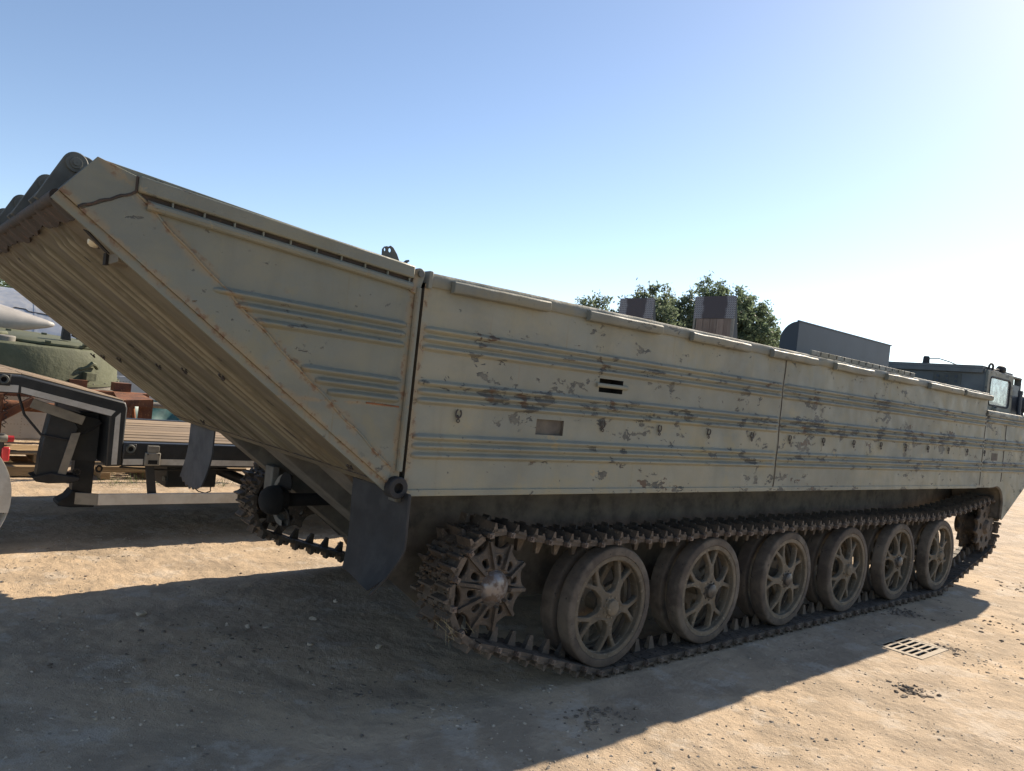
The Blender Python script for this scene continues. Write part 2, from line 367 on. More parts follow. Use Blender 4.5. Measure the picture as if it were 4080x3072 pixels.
def build_ground():
    xs = np.unique(np.concatenate([np.arange(-3.2, 6.0, 0.026), np.arange(6.0, 14.0, 0.045), np.arange(14, 22.01, 0.2), [4.86, 5.37]]).round(4))
    ys = np.unique(np.concatenate([np.arange(-3.4, 3.4, 0.026), np.arange(3.4, 9.0, 0.05), np.arange(9.0, 16.01, 0.2), [-0.785, -0.425]]).round(4))
    gx, gy = np.meshgrid(xs, ys); gz = ground_height(gx, gy)
    # flat where the tracks stand and round the grate
    fl = (np.clip(1.6 - np.abs(gy - 0.25) / 0.25, 0, 1) + np.clip(1.6 - np.abs(gy - 3.05) / 0.25, 0, 1)) * ((gx > 0.8) & (gx < 8.6))
    gz = gz * (1 - np.clip(fl, 0, 1) * 0.7) - 0.004 * np.clip(fl, 0, 1)
    gr = np.clip(1.5 - np.maximum(np.abs(gx - 5.115) - 0.26, np.abs(gy + 0.605) - 0.18) / 0.06, 0, 1)
    gz = gz * (1 - gr) - 0.004 * gr
    edge = np.minimum(np.minimum(gx - xs[0], xs[-1] - gx), np.minimum(gy - ys[0], ys[-1] - gy))
    gz = np.where(edge < 0.3, gz * edge / 0.3 - 0.012 * (1 - edge / 0.3), gz)
    nx, ny = len(xs), len(ys)
    V = np.stack([gx.ravel(), gy.ravel(), gz.ravel()], -1)
    ii, jj = np.meshgrid(np.arange(nx - 1), np.arange(ny - 1)); ii = ii.ravel(); jj = jj.ravel()
    cxm = (xs[ii] + xs[ii + 1]) / 2; cym = (ys[jj] + ys[jj + 1]) / 2
    keep = ~((cxm > 4.86) & (cxm < 5.37) & (cym > -0.785) & (cym < -0.425))
    ii, jj = ii[keep], jj[keep]
    F = np.stack([jj*nx + ii, jj*nx + ii + 1, (jj + 1)*nx + ii + 1, (jj + 1)*nx + ii], -1)
    # outer sheet to the horizon, as a frame of quads round the fine patch
    B = 1500.0; z0 = -0.012; x0, x1, y0, y1 = xs[0], xs[-1], ys[0], ys[-1]
    ov = [(-B,-B),(x0,-B),(x1,-B),(B,-B),(-B,y0),(x0,y0),(x1,y0),(B,y0),(-B,y1),(x0,y1),(x1,y1),(B,y1),(-B,B),(x0,B),(x1,B),(B,B)]
    o = len(V); V = np.concatenate([V, np.array([(a, b, z0) for a, b in ov])])
    of = [(r*4 + c, r*4 + c + 1, r*4 + c + 5, r*4 + c + 4) for r in range(3) for c in range(3) if not (r == 1 and c == 1)]
    F = np.concatenate([F, np.array(of) + o])
    me = bpy.data.meshes.new('ground'); me.vertices.add(len(V)); me.vertices.foreach_set('co', V.ravel())
    me.loops.add(F.size); me.loops.foreach_set('vertex_index', F.ravel().astype(np.int32))
    me.polygons.add(len(F)); me.polygons.foreach_set('loop_start', (np.arange(len(F)) * 4).astype(np.int32)); me.polygons.foreach_set('loop_total', np.full(len(F), 4, np.int32))
    me.update(calc_edges=True); me.validate(); finish(me, 60)
    t = NT('dusty_concrete_ground')
    big = t.noise(0.35, 5, 0.55); md = t.noise(1.6, 7, 0.62); fine = t.noise(26, 6, 0.65); grit = t.vor(130)
    c = t.mix(t.ramp(big, 0.35, 0.65), (0.50, 0.375, 0.245), (0.455, 0.355, 0.25))
    c = t.mix(t.math('MULTIPLY', t.ramp(md, 0.44, 0.62), 0.75), c, (0.30, 0.235, 0.165))
    c = t.mix(t.math('MULTIPLY', t.ramp(t.noise(2.3, 8, 0.7), 0.52, 0.62), 0.5), c, (0.56, 0.49, 0.40))
    c = t.mix(t.math('MULTIPLY', t.ramp(fine, 0.5, 0.75), 0.5), c, (0.31, 0.245, 0.175))
    c = t.mix(t.math('MULTIPLY', t.ramp(grit, 0.30, 0.12), 0.30), c, (0.58, 0.52, 0.43))
    crumbs = t.math('MULTIPLY', t.ramp(t.noise(15, 5, 0.6), 0.655, 0.70), t.ramp(t.noise(1.1, 4, 0.6), 0.42, 0.62))
    c = t.mix(t.math('MULTIPLY', crumbs, 0.8), c, (0.15, 0.12, 0.09))
    trk = t.noise(2.6, 5, 0.6, stretch=(0.10, 1.0, 1.0)); c = t.mix(t.math('MULTIPLY', t.ramp(trk, 0.52, 0.66), 0.45), c, (0.34, 0.26, 0.18))
    h = t.math('ADD', t.math('MULTIPLY', fine, 1.0), t.math('MULTIPLY', t.math('SUBTRACT', 1.0, grit), 0.35))
    nb = t.bump(h, 0.8, 0.009); nb = t.bump(t.noise(7, 6, 0.65), 0.8, 0.03, nb)
    t.done(c, 0.92, nb, spec=0.25)
    o = obj('ground', me, t.m); o['kind'] = 'structure'; return o
build_ground()

# ================================================================ tracked amphibious carrier
WID = 3.3
veh = thing('amphibious_carrier', 'olive tracked amphibious carrier with peeling paint, six road wheels and raised corrugated stern', 'amphibious vehicle', (4.3, 1.65, 0))
VL = Vector(veh.location)
def vpart(name, me, mat, loc, rot=(0,0,0), parent=None, **k):
    return obj(name, me, mat, parent or veh, Vector(loc) - (VL if parent is None else Vector((0,0,0))), rot, **k)

def holed_plate(x0, x1, z0, z1, holes, y=0.0, depth=0.012):
    """upright plate in the x-z plane with rectangular openings"""
    mb = MB(); xs = sorted({x0, x1, *[h[0] for h in holes], *[h[1] for h in holes]}); zs = sorted({z0, z1, *[h[2] for h in holes], *[h[3] for h in holes]})
    V = {}; vs = []; fs = []
    def vi(a, b):
        if (a, b) not in V: V[(a, b)] = len(vs); vs.append((a, y, b))
        return V[(a, b)]
    for i in range(len(xs) - 1):
        for j in range(len(zs) - 1):
            cx, cz = (xs[i] + xs[i+1]) / 2, (zs[j] + zs[j+1]) / 2
            if any(h[0] < cx < h[1] and h[2] < cz < h[3] for h in holes): continue
            fs.append((vi(xs[i], zs[j]), vi(xs[i+1], zs[j]), vi(xs[i+1], zs[j+1]), vi(xs[i], zs[j+1])))
    mb.add(vs, fs); return mb
def pocket(x0, x1, z0, z1, d):
    mb = MB()
    mb.add([(x0,0,z0),(x1,0,z0),(x1,0,z1),(x0,0,z1),(x0,d,z0),(x1,d,z0),(x1,d,z1),(x0,d,z1)], [(4,5,6,7),(0,1,5,4),(1,2,6,5),(2,3,7,6),(3,0,4,7)]); return mb

P1 = (1.53, 1.75, 1.885, 1.97); P2 = (1.04, 1.26, 1.60, 1.69); P3 = (8.60, 8.80, 1.59, 1.68)
ZS, ZT = 1.258, 2.39
plate_a = part('side_plate', holed_plate(0.183, 3.66, ZS, ZT - 0.06, [P1, P2]), M['hull'], veh)
plate_b = part('side_plate', holed_plate(3.664, 8.285, ZS, ZT - 0.06, []), M['hull'], veh)
for pk, d in ((P1, 0.10), (P2, 0.02)):
    part('pocket', pocket(*pk, d), M['void'] if d > 0.05 else M['under'], plate_a)
part('handle_bar', MB().cyl((1.50, -0.006, 1.928), (1.785, -0.006, 1.928), 0.014, 10), M['hull'], plate_a)
# far side and body block
part('far_side_plate', MB().box(0.19, 9.9, WID - 0.03, WID, ZS, 2.19).box(0.19, 8.29, WID - 0.03, WID, 2.19, ZT), M['hull'], veh)
part('cargo_wall', MB().box(0.19, 8.29, 0.42, 0.44, 1.45, ZT - 0.02).box(0.19, 8.29, WID - 0.44, WID - 0.42, 1.45, ZT - 0.02).box(0.195, 8.28, 0.02, 0.42, ZT - 0.05, ZT - 0.03).box(0.195, 8.28, WID - 0.42, WID - 0.035, ZT - 0.05, ZT - 0.03), M['cab'], veh)
part('cargo_deck', MB().box(0.15, 8.6, 0.44, WID - 0.44, 1.42, 1.45), M['under'], veh)
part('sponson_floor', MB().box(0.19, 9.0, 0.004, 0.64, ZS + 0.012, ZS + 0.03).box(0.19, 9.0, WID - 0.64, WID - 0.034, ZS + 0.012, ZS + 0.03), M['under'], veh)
for ya, yb in ((0.004, 0.62), (WID - 0.62, WID - 0.034)): part('sponson_end', MB().box(0.19, 0.205, ya, yb, ZS + 0.03, ZT - 0.055), M['under'], veh)
part('skirt_lip', MB().box(0.19, 8.19, -0.008, 0.003, ZS - 0.006, ZS + 0.028), M['hull'], veh, bevel=0.003)
# lower hull between the tracks, sloping up at both ends
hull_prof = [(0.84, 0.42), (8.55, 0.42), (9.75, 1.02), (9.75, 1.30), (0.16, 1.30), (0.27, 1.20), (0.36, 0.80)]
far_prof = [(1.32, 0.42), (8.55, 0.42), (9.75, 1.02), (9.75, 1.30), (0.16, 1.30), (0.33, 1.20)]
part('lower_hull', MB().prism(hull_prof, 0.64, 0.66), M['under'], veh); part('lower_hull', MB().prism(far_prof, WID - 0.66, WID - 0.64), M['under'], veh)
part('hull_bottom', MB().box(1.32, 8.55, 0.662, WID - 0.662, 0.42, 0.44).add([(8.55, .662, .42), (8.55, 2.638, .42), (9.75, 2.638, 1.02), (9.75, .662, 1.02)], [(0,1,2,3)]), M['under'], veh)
# stern underside: three inclined beams with open propeller tunnels between them
for y0, y1 in ((0.662, 0.98), (1.50, 1.80), (2.45, 2.638)):
    part('inclined_stern_beam', MB().prism([(0.14, 1.296), (0.20, 1.262), (1.34, 0.42), (1.34, 0.60), (0.42, 1.296)], y0, y1), M['belly'], veh, bevel=0.006)
part('tunnel_roof', MB().prism([(0.40, 1.30), (1.45, 0.78), (1.45, 1.30)], 0.985, 1.495).prism([(0.40, 1.30), (1.45, 0.78), (1.45, 1.30)], 1.805, 2.445), M['void'], veh)
part('tunnel_back', MB().box(1.36, 1.40, 0.985, 1.495, 0.45, 0.82).box(1.36, 1.40, 1.805, 2.445, 0.45, 0.82), M['void'], veh)
dome_prof = [(0.002, -0.09), (0.04, -0.088), (0.075, -0.07), (0.10, -0.035), (0.108, 0.01), (0.11, 0.04), (0.098, 0.045), (0.085, 0.10), (0.05, 0.11), (0.045, 0.55)]
for yy, xx in ((1.24, 0.92), (2.12, 0.42)):
    part('propeller_boss', MB().lathe(dome_prof, (xx + 0.02, yy, 0.84), 'x', 28), M['void'], veh)
    part('shaft_bracket', MB().lathe([(0.15, -0.02), (0.19, -0.02), (0.19, 0.03), (0.15, 0.03), (0.15, -0.02)], (xx + 0.12, yy, 0.84), 'x', 24, R(-100), R(100)), M['belly'], veh)
    for k in range(3):
        a = R(90 + 120*k + (10 if yy > 2 else 40)); ca, sa = math.cos(a), math.sin(a)
        part('propeller_blade', MB().sheet(lambda u, v: (xx + 0.10 + 0.05*(u-.5)*(1.4 - v), yy + ca*(0.08 + 0.13*v) - sa*0.11*(u-.5)*math.sin(.35 + 2.3*v), 0.84 + sa*(0.08 + 0.13*v) + ca*0.11*(u-.5)*math.sin(.35 + 2.3*v)), 5, 6, (0.008, 0, 0)), M['void'], veh)
part('grouser_bracket', MB().box(0.50, 0.56, 2.30, 2.44, 0.86, 1.06), M['belly'], veh, bevel=0.008)

# pressed ribs along the side
def rib(x0, x1, z, slope=0.0, taper0=True, taper1=True, r=0.0205, out=0.024):
    """half-round pressed rib lying on the y=0 plate"""
    n = 12; L = x1 - x0; st = []
    for e, s in ((0.0, 0.15), (0.010, 0.55), (0.024, 0.87), (0.045, 1.0)): st.append((x0 + e, s if taper0 else 1.0))
    k = max(2, int(L / 0.35))
    for i in range(1, k): st.append((x0 + L * i / k, 1.0))
    for e, s in ((0.045, 1.0), (0.024, 0.87), (0.010, 0.55), (0.0, 0.15)): st.append((x1 - e, s if taper1 else 1.0))
    V = []
    for x, s in st:
        zc = z + slope * (x - x0)
        for j in range(n + 1):
            q = 2.0*j/n - 1.0; V.append((x, 0.001 - out * s * (0.5 + 0.5*math.cos(math.pi*q)), zc - q * 0.0232 * (0.6 + 0.4*s)))
    w = n + 1
    F = [(i*w + j, i*w + j + 1, (i+1)*w + j + 1, (i+1)*w + j) for i in range(len(st) - 1) for j in range(n)]
    F += [tuple(range(w)), tuple((len(st)-1)*w + j for j in range(n, -1, -1))]
    return MB().add(V, F)
RZ = (2.103, 2.056, 2.010, 1.832, 1.786, 1.740, 1.556, 1.508, 1.460)
for z in RZ:
    part('side_rib', rib(0.205, 3.648, z), M['hull'], plate_a, smooth=60)
    part('side_rib', rib(3.675, 8.272, z), M['hull'], plate_b, smooth=60)
# weld line between the plates, slightly crooked
def bead(pts, r, y=-0.001, seg=6): return MB().tube([(x, y, z) for x, z in pts], r, seg)
part('weld_seam', bead([(3.668 + 0.006*math.sin(7*t) + 0.004*math.sin(23*t), ZS + 0.03 + t*1.06) for t in np.linspace(0, 1, 40)], 0.0035), M['darkrust'], plate_b)
part('weld_seam', bead([(8.278 + 0.004*math.sin(19*t), ZS + 0.03 + t*0.9) for t in np.linspace(0, 1, 20)], 0.004), M['darkrust'], plate_b)

# gunwale rail and rubbing strips
def bent_prism(pr, x0, x1, amp=0.0012, step=0.2):
    n = max(2, int((x1 - x0)/step)); k = len(pr); mb = MB(); V = []
    for i in range(n + 1):
        x = x0 + (x1 - x0)*i/n; dy, dz = (random.random() - .5)*2*amp, (random.random() - .5)*2*amp
        V += [(x, p[0] + dy*(1 if p[0] < 0.0 else 0), p[1] + dz) for p in pr]
    F = [(i*k + j, i*k + (j + 1) % k, (i + 1)*k + (j + 1) % k, (i + 1)*k + j) for i in range(n) for j in range(k)] + [tuple(range(k)), tuple(n*k + j for j in range(k - 1, -1, -1))]
    return mb.add(V, F)
def gunwale_prof(z): return [(0.03, z - 0.07), (-0.012, z - 0.072), (-0.018, z - 0.06), (-0.018, z - 0.018), (-0.010, z - 0.004), (0.004, z), (0.06, z), (0.06, z - 0.012)]
part('gunwale_rail', bent_prism(gunwale_prof(ZT), 0.215, 3.66), M['rail'], veh)
part('gunwale_rail', bent_prism(gunwale_prof(ZT), 3.663, 8.285), M['rail'], veh)
part('gunwale_end', MB().box(0.19, 0.214, -0.022, 0.06, ZT - 0.085, ZT + 0.004), M['rail'], veh, bevel=0.004)
strips = [(0.33, 1.01), (1.34, 2.03), (2.36, 3.07), (3.39, 4.08), (4.41, 5.12), (5.42, 6.12), (6.44, 7.36), (7.45, 8.29)]
for a, b in strips:
    pr = [(-0.016, ZT - 0.088), (-0.048, ZT - 0.084), (-0.056, ZT - 0.072), (-0.056, ZT - 0.034), (-0.046, ZT - 0.026), (-0.016, ZT - 0.022)]
    part('rubbing_strip', bent_prism(pr, a, b, 0.0022, 0.11), M['rail'], veh, bevel=0.004)
part('slotted_rail', MB().box(4.05, 6.14, 0.0, 0.02, ZT + 0.001, ZT + 0.042), M['rail'], veh, bevel=0.003)
for k in range(14):  # near-black strips on the rail face stand in for shade inside its slots
    part('rail_slot_shade', MB().box(4.2 + 0.14*k, 4.208 + 0.14*k, -0.003, -0.0005, ZT + 0.010, ZT + 0.040), M['void'], veh)

# lashing hooks: an open ring with an eye below
def hook_mesh():
    mb = MB(); pts = [(0.022*math.cos(a), -0.014, 0.012 + 0.028*math.sin(a)) for a in np.linspace(R(55), R(-250), 14)]
    mb.tube(pts, 0.0055, 6); mb.tube([(0.011*math.cos(a), -0.016, -0.035 + 0.011*math.sin(a)) for a in np.linspace(0, 2*math.pi, 9)[:-1]], 0.004, 6, closed=True)
    mb.cyl((0, 0.002, 0.0), (0, -0.016, -0.012), 0.006, 6); mb.v = [(x*0.8, y*0.8, z*0.8) for x, y, z in mb.v]; return mb.mesh('lashing_hook')
hk = hook_mesh()
for k in range(15):
    if k == 1: continue
    vpart('lashing_hook', hk, M['hook'], (0.47 + 0.5605*k, 0, 1.678))

# bow side plate: bay over the sprocket, then the bow sweeping up
arch = [(8.90 + 0.30*math.sin(a), 1.02 + 0.255*math.cos(a)) for a in np.linspace(R(-25), R(88), 12)]
bow_poly = [(8.29, ZS), (8.62, ZS)] + arch[1:] + [(9.19, 0.86), (9.22, 0.84), (9.99, 1.25), (10.35, 1.62), (10.42, 1.95), (10.38, 2.185), (8.29, 2.185)]
bow = part('bow_plate', MB().prism(bow_poly, 0.0, 0.02), M['bow'], veh)
part('bow_plate', MB().prism(bow_poly, WID - 0.02, WID), M['bow'], veh)
part('bow_front', MB().add([(p[0] - 0.004, y, p[1]) for p in ((9.22, 0.845), (9.99, 1.25), (10.35, 1.62), (10.42, 1.95), (10.38, 2.18)) for y in (0.021, WID - 0.021)], [(0,1,3,2),(2,3,5,4),(4,5,7,6),(6,7,9,8)]), M['bow'], veh)
part('bow_deck', MB().box(8.30, 10.37, 0.021, WID - 0.021, 2.16, 2.18), M['cab'], veh)
for z in (2.103, 2.056, 1.832, 1.786, 1.740, 1.556, 1.508, 1.460):
    part('side_rib', rib(8.31, 10.2, z), M['bow'], bow, smooth=60)
part('bow_rail', MB().prism(gunwale_prof(2.192), 8.292, 10.36, 'x'), M['rail'], veh)
part('arch_lip', MB().tube([(x, 0.02, z) for x, z in [(8.64, ZS)] + arch[1:] + [(9.19, 0.86)]], 0.018, 8), M['under'], bow)
part('arch_liner', MB().add([(x, y, z) for x, z in arch + [(9.19, 0.86)] for y in (0.021, 0.60)], [(2*i, 2*i+1, 2*i+3, 2*i+2) for i in range(len(arch))]), M['under'], veh)
part('grille_pocket', MB().box(P3[0], P3[1], -0.004, -0.001, P3[2], P3[3]), M['under'], bow)
part('weld_seam', bead([(9.02 + 0.004*math.sin(19*t), 1.33 + t*0.72) for t in np.linspace(0, 1, 16)], 0.005), M['darkrust'], bow)

# ---- stern ramp
ramp_poly = [(-1.325, 2.548), (-1.437, 2.398), (0.085, 1.318), (0.152, 1.285), (0.152, 2.30), (0.10, 2.33), (0.10, 2.398)]
ramp = part('stern_ramp', MB().prism(ramp_poly, 0.0, 0.02), M['ramp'], veh, bevel=0.003)
part('far_side', MB().prism(ramp_poly, WID - 0.02, WID), M['ramp'], ramp)
part('corner_plate', MB().prism([(-1.325, 2.550), (-1.439, 2.398), (-1.372, 2.350), (-1.182, 2.452), (-1.182, 2.512)], -0.008, -0.001), M['ramp'], ramp, bevel=0.002)
part('stiffener_plate', MB().prism([(-1.365, 2.343), (-1.182, 2.448), (0.095, 1.395), (0.085, 1.320)], -0.007, -0.001), M['ramp'], ramp, bevel=0.002)
part('weld_seam', bead([(-1.18 + 1.275*t + 0.004*math.sin(31*t), 2.447 - 1.053*t + 0.004*math.sin(47*t)) for t in np.linspace(0, 1, 50)], 0.0055, -0.006), M['ramp'], ramp)
part('weld_seam', bead([(-1.372 + 0.19*t, 2.350 + 0.10*t + 0.003*math.sin(20*t)) for t in np.linspace(0, 1, 12)], 0.006, -0.008), M['darkrust'], ramp)
part('weld_seam', bead([(-1.182, 2.452 + 0.06*t) for t in np.linspace(0, 1, 5)], 0.006, -0.008), M['darkrust'], ramp)
part('edge_tube', MB().tube([(0.142, -0.006, 1.38), (0.142, -0.006, 2.30)], 0.017, 10), M['ramp'], ramp)
part('lower_rib', MB().tube([(-0.08, -0.001, 1.708), (0.105, -0.001, 1.700)], 0.004, 6), M['rust'], ramp)
for (x0, z0, z1) in ((-0.86, 2.128, 2.106), (-0.76, 2.078, 2.058), (-0.66, 2.022, 2.008), (-0.43, 1.845, 1.826), (-0.355, 1.794, 1.778), (-0.29, 1.745, 1.733)):
    part('side_rib', rib(x0, 0.10, z0, (z1 - z0) / (0.10 - x0)), M['ramp'], ramp, smooth=60)
# top rail, recessed channel with gussets, half-round fender below
def rail_z(x): return 2.512 + (x + 1.182) * (2.398 - 2.512) / 1.282
def sloped(xa, xb, dz0, dz1, y0, y1):
    za, zb = rail_z(xa), rail_z(xb)
    return MB().add([(xa,y0,za+dz0),(xb,y0,zb+dz0),(xb,y1,zb+dz0),(xa,y1,za+dz0),(xa,y0,za+dz1),(xb,y0,zb+dz1),(xb,y1,zb+dz1),(xa,y1,za+dz1)], [(0,3,2,1),(4,5,6,7),(0,1,5,4),(1,2,6,5),(2,3,7,6),(3,0,4,7)])
part('top_rail', sloped(-1.178, 0.10, -0.060, 0.003, -0.030, 0.03), M['ramp'], ramp, bevel=0.008)
part('channel_back', sloped(-1.16, 0.10, -0.085, -0.0605, -0.006, -0.001), M['darkrust'], ramp)
part('fender_tube', MB().tube([(-1.14, -0.012, rail_z(-1.14) - 0.098), (-1.0, -0.012, rail_z(-1.0) - 0.098), (0.10, -0.012, rail_z(0.10) - 0.098)], 0.020, 10), M['ramp'], ramp)
for k in range(10):
    x = -1.05 + 0.125*k; part('gusset', MB().box(x, x + 0.006, -0.020, -0.001, rail_z(x) - 0.085, rail_z(x) - 0.061), M['ramp'], ramp)
# corrugated stern plate
sa = Vector((-1.437, 0, 2.398)); sb = Vector((0.106, 0, 1.306)); sd = (sb - sa); SL = sd.length; sd.normalize(); sn = Vector((-sd.z, 0, sd.x)) * -1
if sn.z > 0: sn = -sn      # outward and down
ribs_y = [0.36, 0.47, 0.58, 0.69, 1.02, 1.13, 1.42, 1.53, 1.80, 1.91, 2.20, 2.31, 2.60, 2.71, 2.82, 2.93, 3.04]
def stern_h(y, s):
    h = 0
    for c in ribs_y:
        d = abs(y - c)
        if d < 0.032: h = max(h, 0.020 * math.cos(d / 0.032 * math.pi / 2) ** 0.8)
    fade = min(1, max(0, (s - 0.13) / 0.05)) * min(1, max(0, (SL - 0.05 - s) / 0.10))
    return h * fade
def stern_pt(u, v):
    y = 0.012 + u * (WID - 0.024); s = v * SL; sag = 0.002 * math.sin(5*u + 3*v) * math.sin(3.1*v)
    return sa + sd * s + sn * (0.014 + stern_h(y, s) + sag) + Vector((0, y, 0))
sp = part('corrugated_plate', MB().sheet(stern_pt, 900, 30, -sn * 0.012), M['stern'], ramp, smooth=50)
ca_ = sp.data.attributes.new('ridge_light', 'FLOAT', 'POINT'); nv_ = len(sp.data.vertices); hv_ = np.zeros(nv_, np.float32)
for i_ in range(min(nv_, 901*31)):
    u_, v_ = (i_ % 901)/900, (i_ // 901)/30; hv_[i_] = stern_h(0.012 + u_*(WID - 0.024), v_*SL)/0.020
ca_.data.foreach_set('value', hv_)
part('top_plate', MB().add([(-1.325, 0.02, 2.545), (-1.325, WID-.02, 2.545), (-1.182, WID-.02, 2.508), (-1.182, 0.02, 2.508), (0.1, 0.02, 2.39), (0.1, WID-.02, 2.39), (-1.435, .02, 2.40), (-1.435, WID-.02, 2.40)], [(0,1,2,3),(3,2,5,4),(0,6,7,1)]), M['lug'], ramp)
part('hinge_bar', MB().tube([(-1.432, 0.06, 2.385), (-1.432, WID - 0.06, 2.385)], 0.026, 12), M['darkrust'], ramp)
part('rusted_edge', MB().sheet(lambda u, v: sa + sd*(0.01 + v*(0.085 + 0.010*math.sin(23*u) + 0.008*math.sin(57*u) + 0.006*math.sin(131*u))) + sn*(0.030 + 0.006*math.sin(91*u)*math.sin(40*u)) + Vector((0, 0.02 + u*(WID - 0.04), 0)), 120, 4, -sn*0.012), M['darkrust'], ramp)
part('edge_flange', MB().bar(sa + sn*0.02 + Vector((0, 0.012, 0)), sb + sn*0.02 + Vector((0, 0.012, 0)), 0.018, 0.035, sn), M['ramp'], ramp)
rag = [(0.02 + u*(WID - 0.04)) for u in np.linspace(0, 1, 60)]
part('ragged_bottom_edge', MB().sheet(lambda u, v: sa + sd*(SL - 0.07 + v*(0.10 + 0.02*math.sin(37*u) + 0.015*math.sin(83*u + 1))) + sn*(0.020 - 0.05*v) + Vector((0, 0.02 + u*(WID - 0.04), 0)), 90, 3, -sn*0.01), M['darkrust'], ramp)
for y in (0.48, 1.05, 1.53, 2.45, 2.92, 3.24):
    c = sa + sd * (0.556 * SL) + sn * 0.034 + Vector((0, y, 0)); o = vpart('lashing_hook', hk, M['hook'], c)
    o.rotation_euler = (0, 0, R(90)); q = Vector((0, -1, 0)).rotation_difference(sn); o.rotation_mode = 'QUATERNION'; o.rotation_quaternion = q
for y in (0.05, 2.2):
    c = sa + sd * (0.90 * SL) + sn * 0.034 + Vector((0, y + 0.05, 0)); o = vpart('lashing_hook', hk, M['hook'], c)
    o.rotation_mode = 'QUATERNION'; o.rotation_quaternion = Vector((0, -1, 0)).rotation_difference(sn)
# marker lamp with its guard, on the stern plate
lc = Vector((-1.252, 0.25, 2.262))
part('lamp_glass', MB().lathe([(0.001, -0.030), (0.013, -0.027), (0.022, -0.016), (0.024, 0.0), (0.020, 0.012)], lc, 'x', 16), M['lampglass'], ramp)
part('lamp_bracket', MB().bar(lc + Vector((0.010, 0.0, 0)), lc + Vector((0.045, 0.0, 0.0)), 0.036, 0.05).bar(lc + Vector((0.03, 0, 0.02)), lc + Vector((-0.02, -0.05, 0.06)), 0.03, 0.03), M['darkrust'], ramp, bevel=0.004)
gb = [(-1.205, 2.268), (-1.205, 2.178), (-1.10, 2.172), (-1.04, 2.135)]
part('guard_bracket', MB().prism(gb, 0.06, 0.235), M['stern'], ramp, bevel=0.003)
part('guard_edge', MB().box(-1.216, -1.200, 0.215, 0.262, 2.176, 2.275), M['void'], ramp)
part('plate_gap', MB().bar(sa + sd*0.16 + sn*0.036 + Vector((0, 0.05, 0)), sa + sd*0.27 + sn*0.036 + Vector((0, 0.10, 0)), 0.035, 0.004, sn), M['void'], ramp)
# ramp clevis lugs along the stern edge
def lug_poly(cx, cz, r, bx, bz, w):
    d = Vector((cx - bx, cz - bz)); L = d.length; d.normalize(); n = Vector((-d.y, d.x)); a0 = math.atan2(d.y, d.x)
    pts = [(cx + r*math.cos(a0 + a), cz + r*math.sin(a0 + a)) for a in np.linspace(R(-90), R(90), 14)]
    pts += [(bx + n.x*w, bz + n.y*w), (bx - n.x*w, bz - n.y*w)]
    return pts
for yc in (0.30, 0.93, 1.70, 2.37, 3.0):
    for dy, r_, cx_, cz_ in ((0.0, 0.047, -1.343, 2.566), (0.17, 0.062, -1.285, 2.578)):
        lg = part('ramp_lug', MB().prism(lug_poly(cx_, cz_, r_, -1.432, 2.380, 0.045), yc + dy, yc + dy + 0.024), M['lug'], ramp, bevel=0.004)
        part('pin_boss', MB().lathe([(0.002, -0.024), (0.012, -0.024), (0.012, -0.016), (0.022, -0.016), (0.024, -0.010), (0.036, -0.010), (0.038, 0.0)], (cx_, yc + dy, cz_), 'y', 20), M['lug'], lg)
# hinge ring at the foot of the ramp and lug at the top
part('hinge_ring', MB().lathe([(0.026, -0.045), (0.050, -0.045), (0.055, -0.040), (0.055, 0.02), (0.026, 0.02), (0.026, -0.045)], (0.128, 0, 1.300), 'y', 28), M['rubber'], ramp)
part('hinge_hole', MB().lathe([(0.0, -0.02), (0.026, -0.02)], (0.128, 0, 1.300), 'y', 20), M['void'], ramp)
part('hinge_tab', MB().box(0.135, 0.187, -0.01, 0.06, 1.225, 1.262), M['lug'], ramp, bevel=0.006)
part('hinge_lug', MB().prism(lug_poly(0.140, 2.368, 0.030, 0.118, 2.27, 0.026), -0.012, 0.012), M['ramp'], ramp, bevel=0.003)
part('hinge_bolt', MB().cyl((0.140, -0.026, 2.368), (0.140, -0.012, 2.368), 0.016, 12), M['lug'], ramp)
V, F = curve_plate([(-0.05, 2.415), (0.055, 2.405), (0.03, 2.45), (0.005, 2.478), (-0.010, 2.484), (-0.022, 2.476), (-0.03, 2.478), (-0.042, 2.474), (-0.052, 2.46)],
                   [[(-0.012 + 0.010*math.cos(a), 2.462 + 0.012*math.sin(a)) for a in np.linspace(0, 6.1, 12)], [(-0.040 + 0.007*math.cos(a), 2.460 + 0.010*math.sin(a)) for a in np.linspace(0, 6.1, 12)]], 0.004, 0.001, 2, False)
part('eye_plate', MB().add([(a, 0.05 + c, b) for a, b, c in V], F), M['lug'], ramp)
part('latch_tab', MB().bar((0.060, 0.03, 2.405), (0.085, 0.03, 2.428), 0.03, 0.008), M['lug'], ramp)

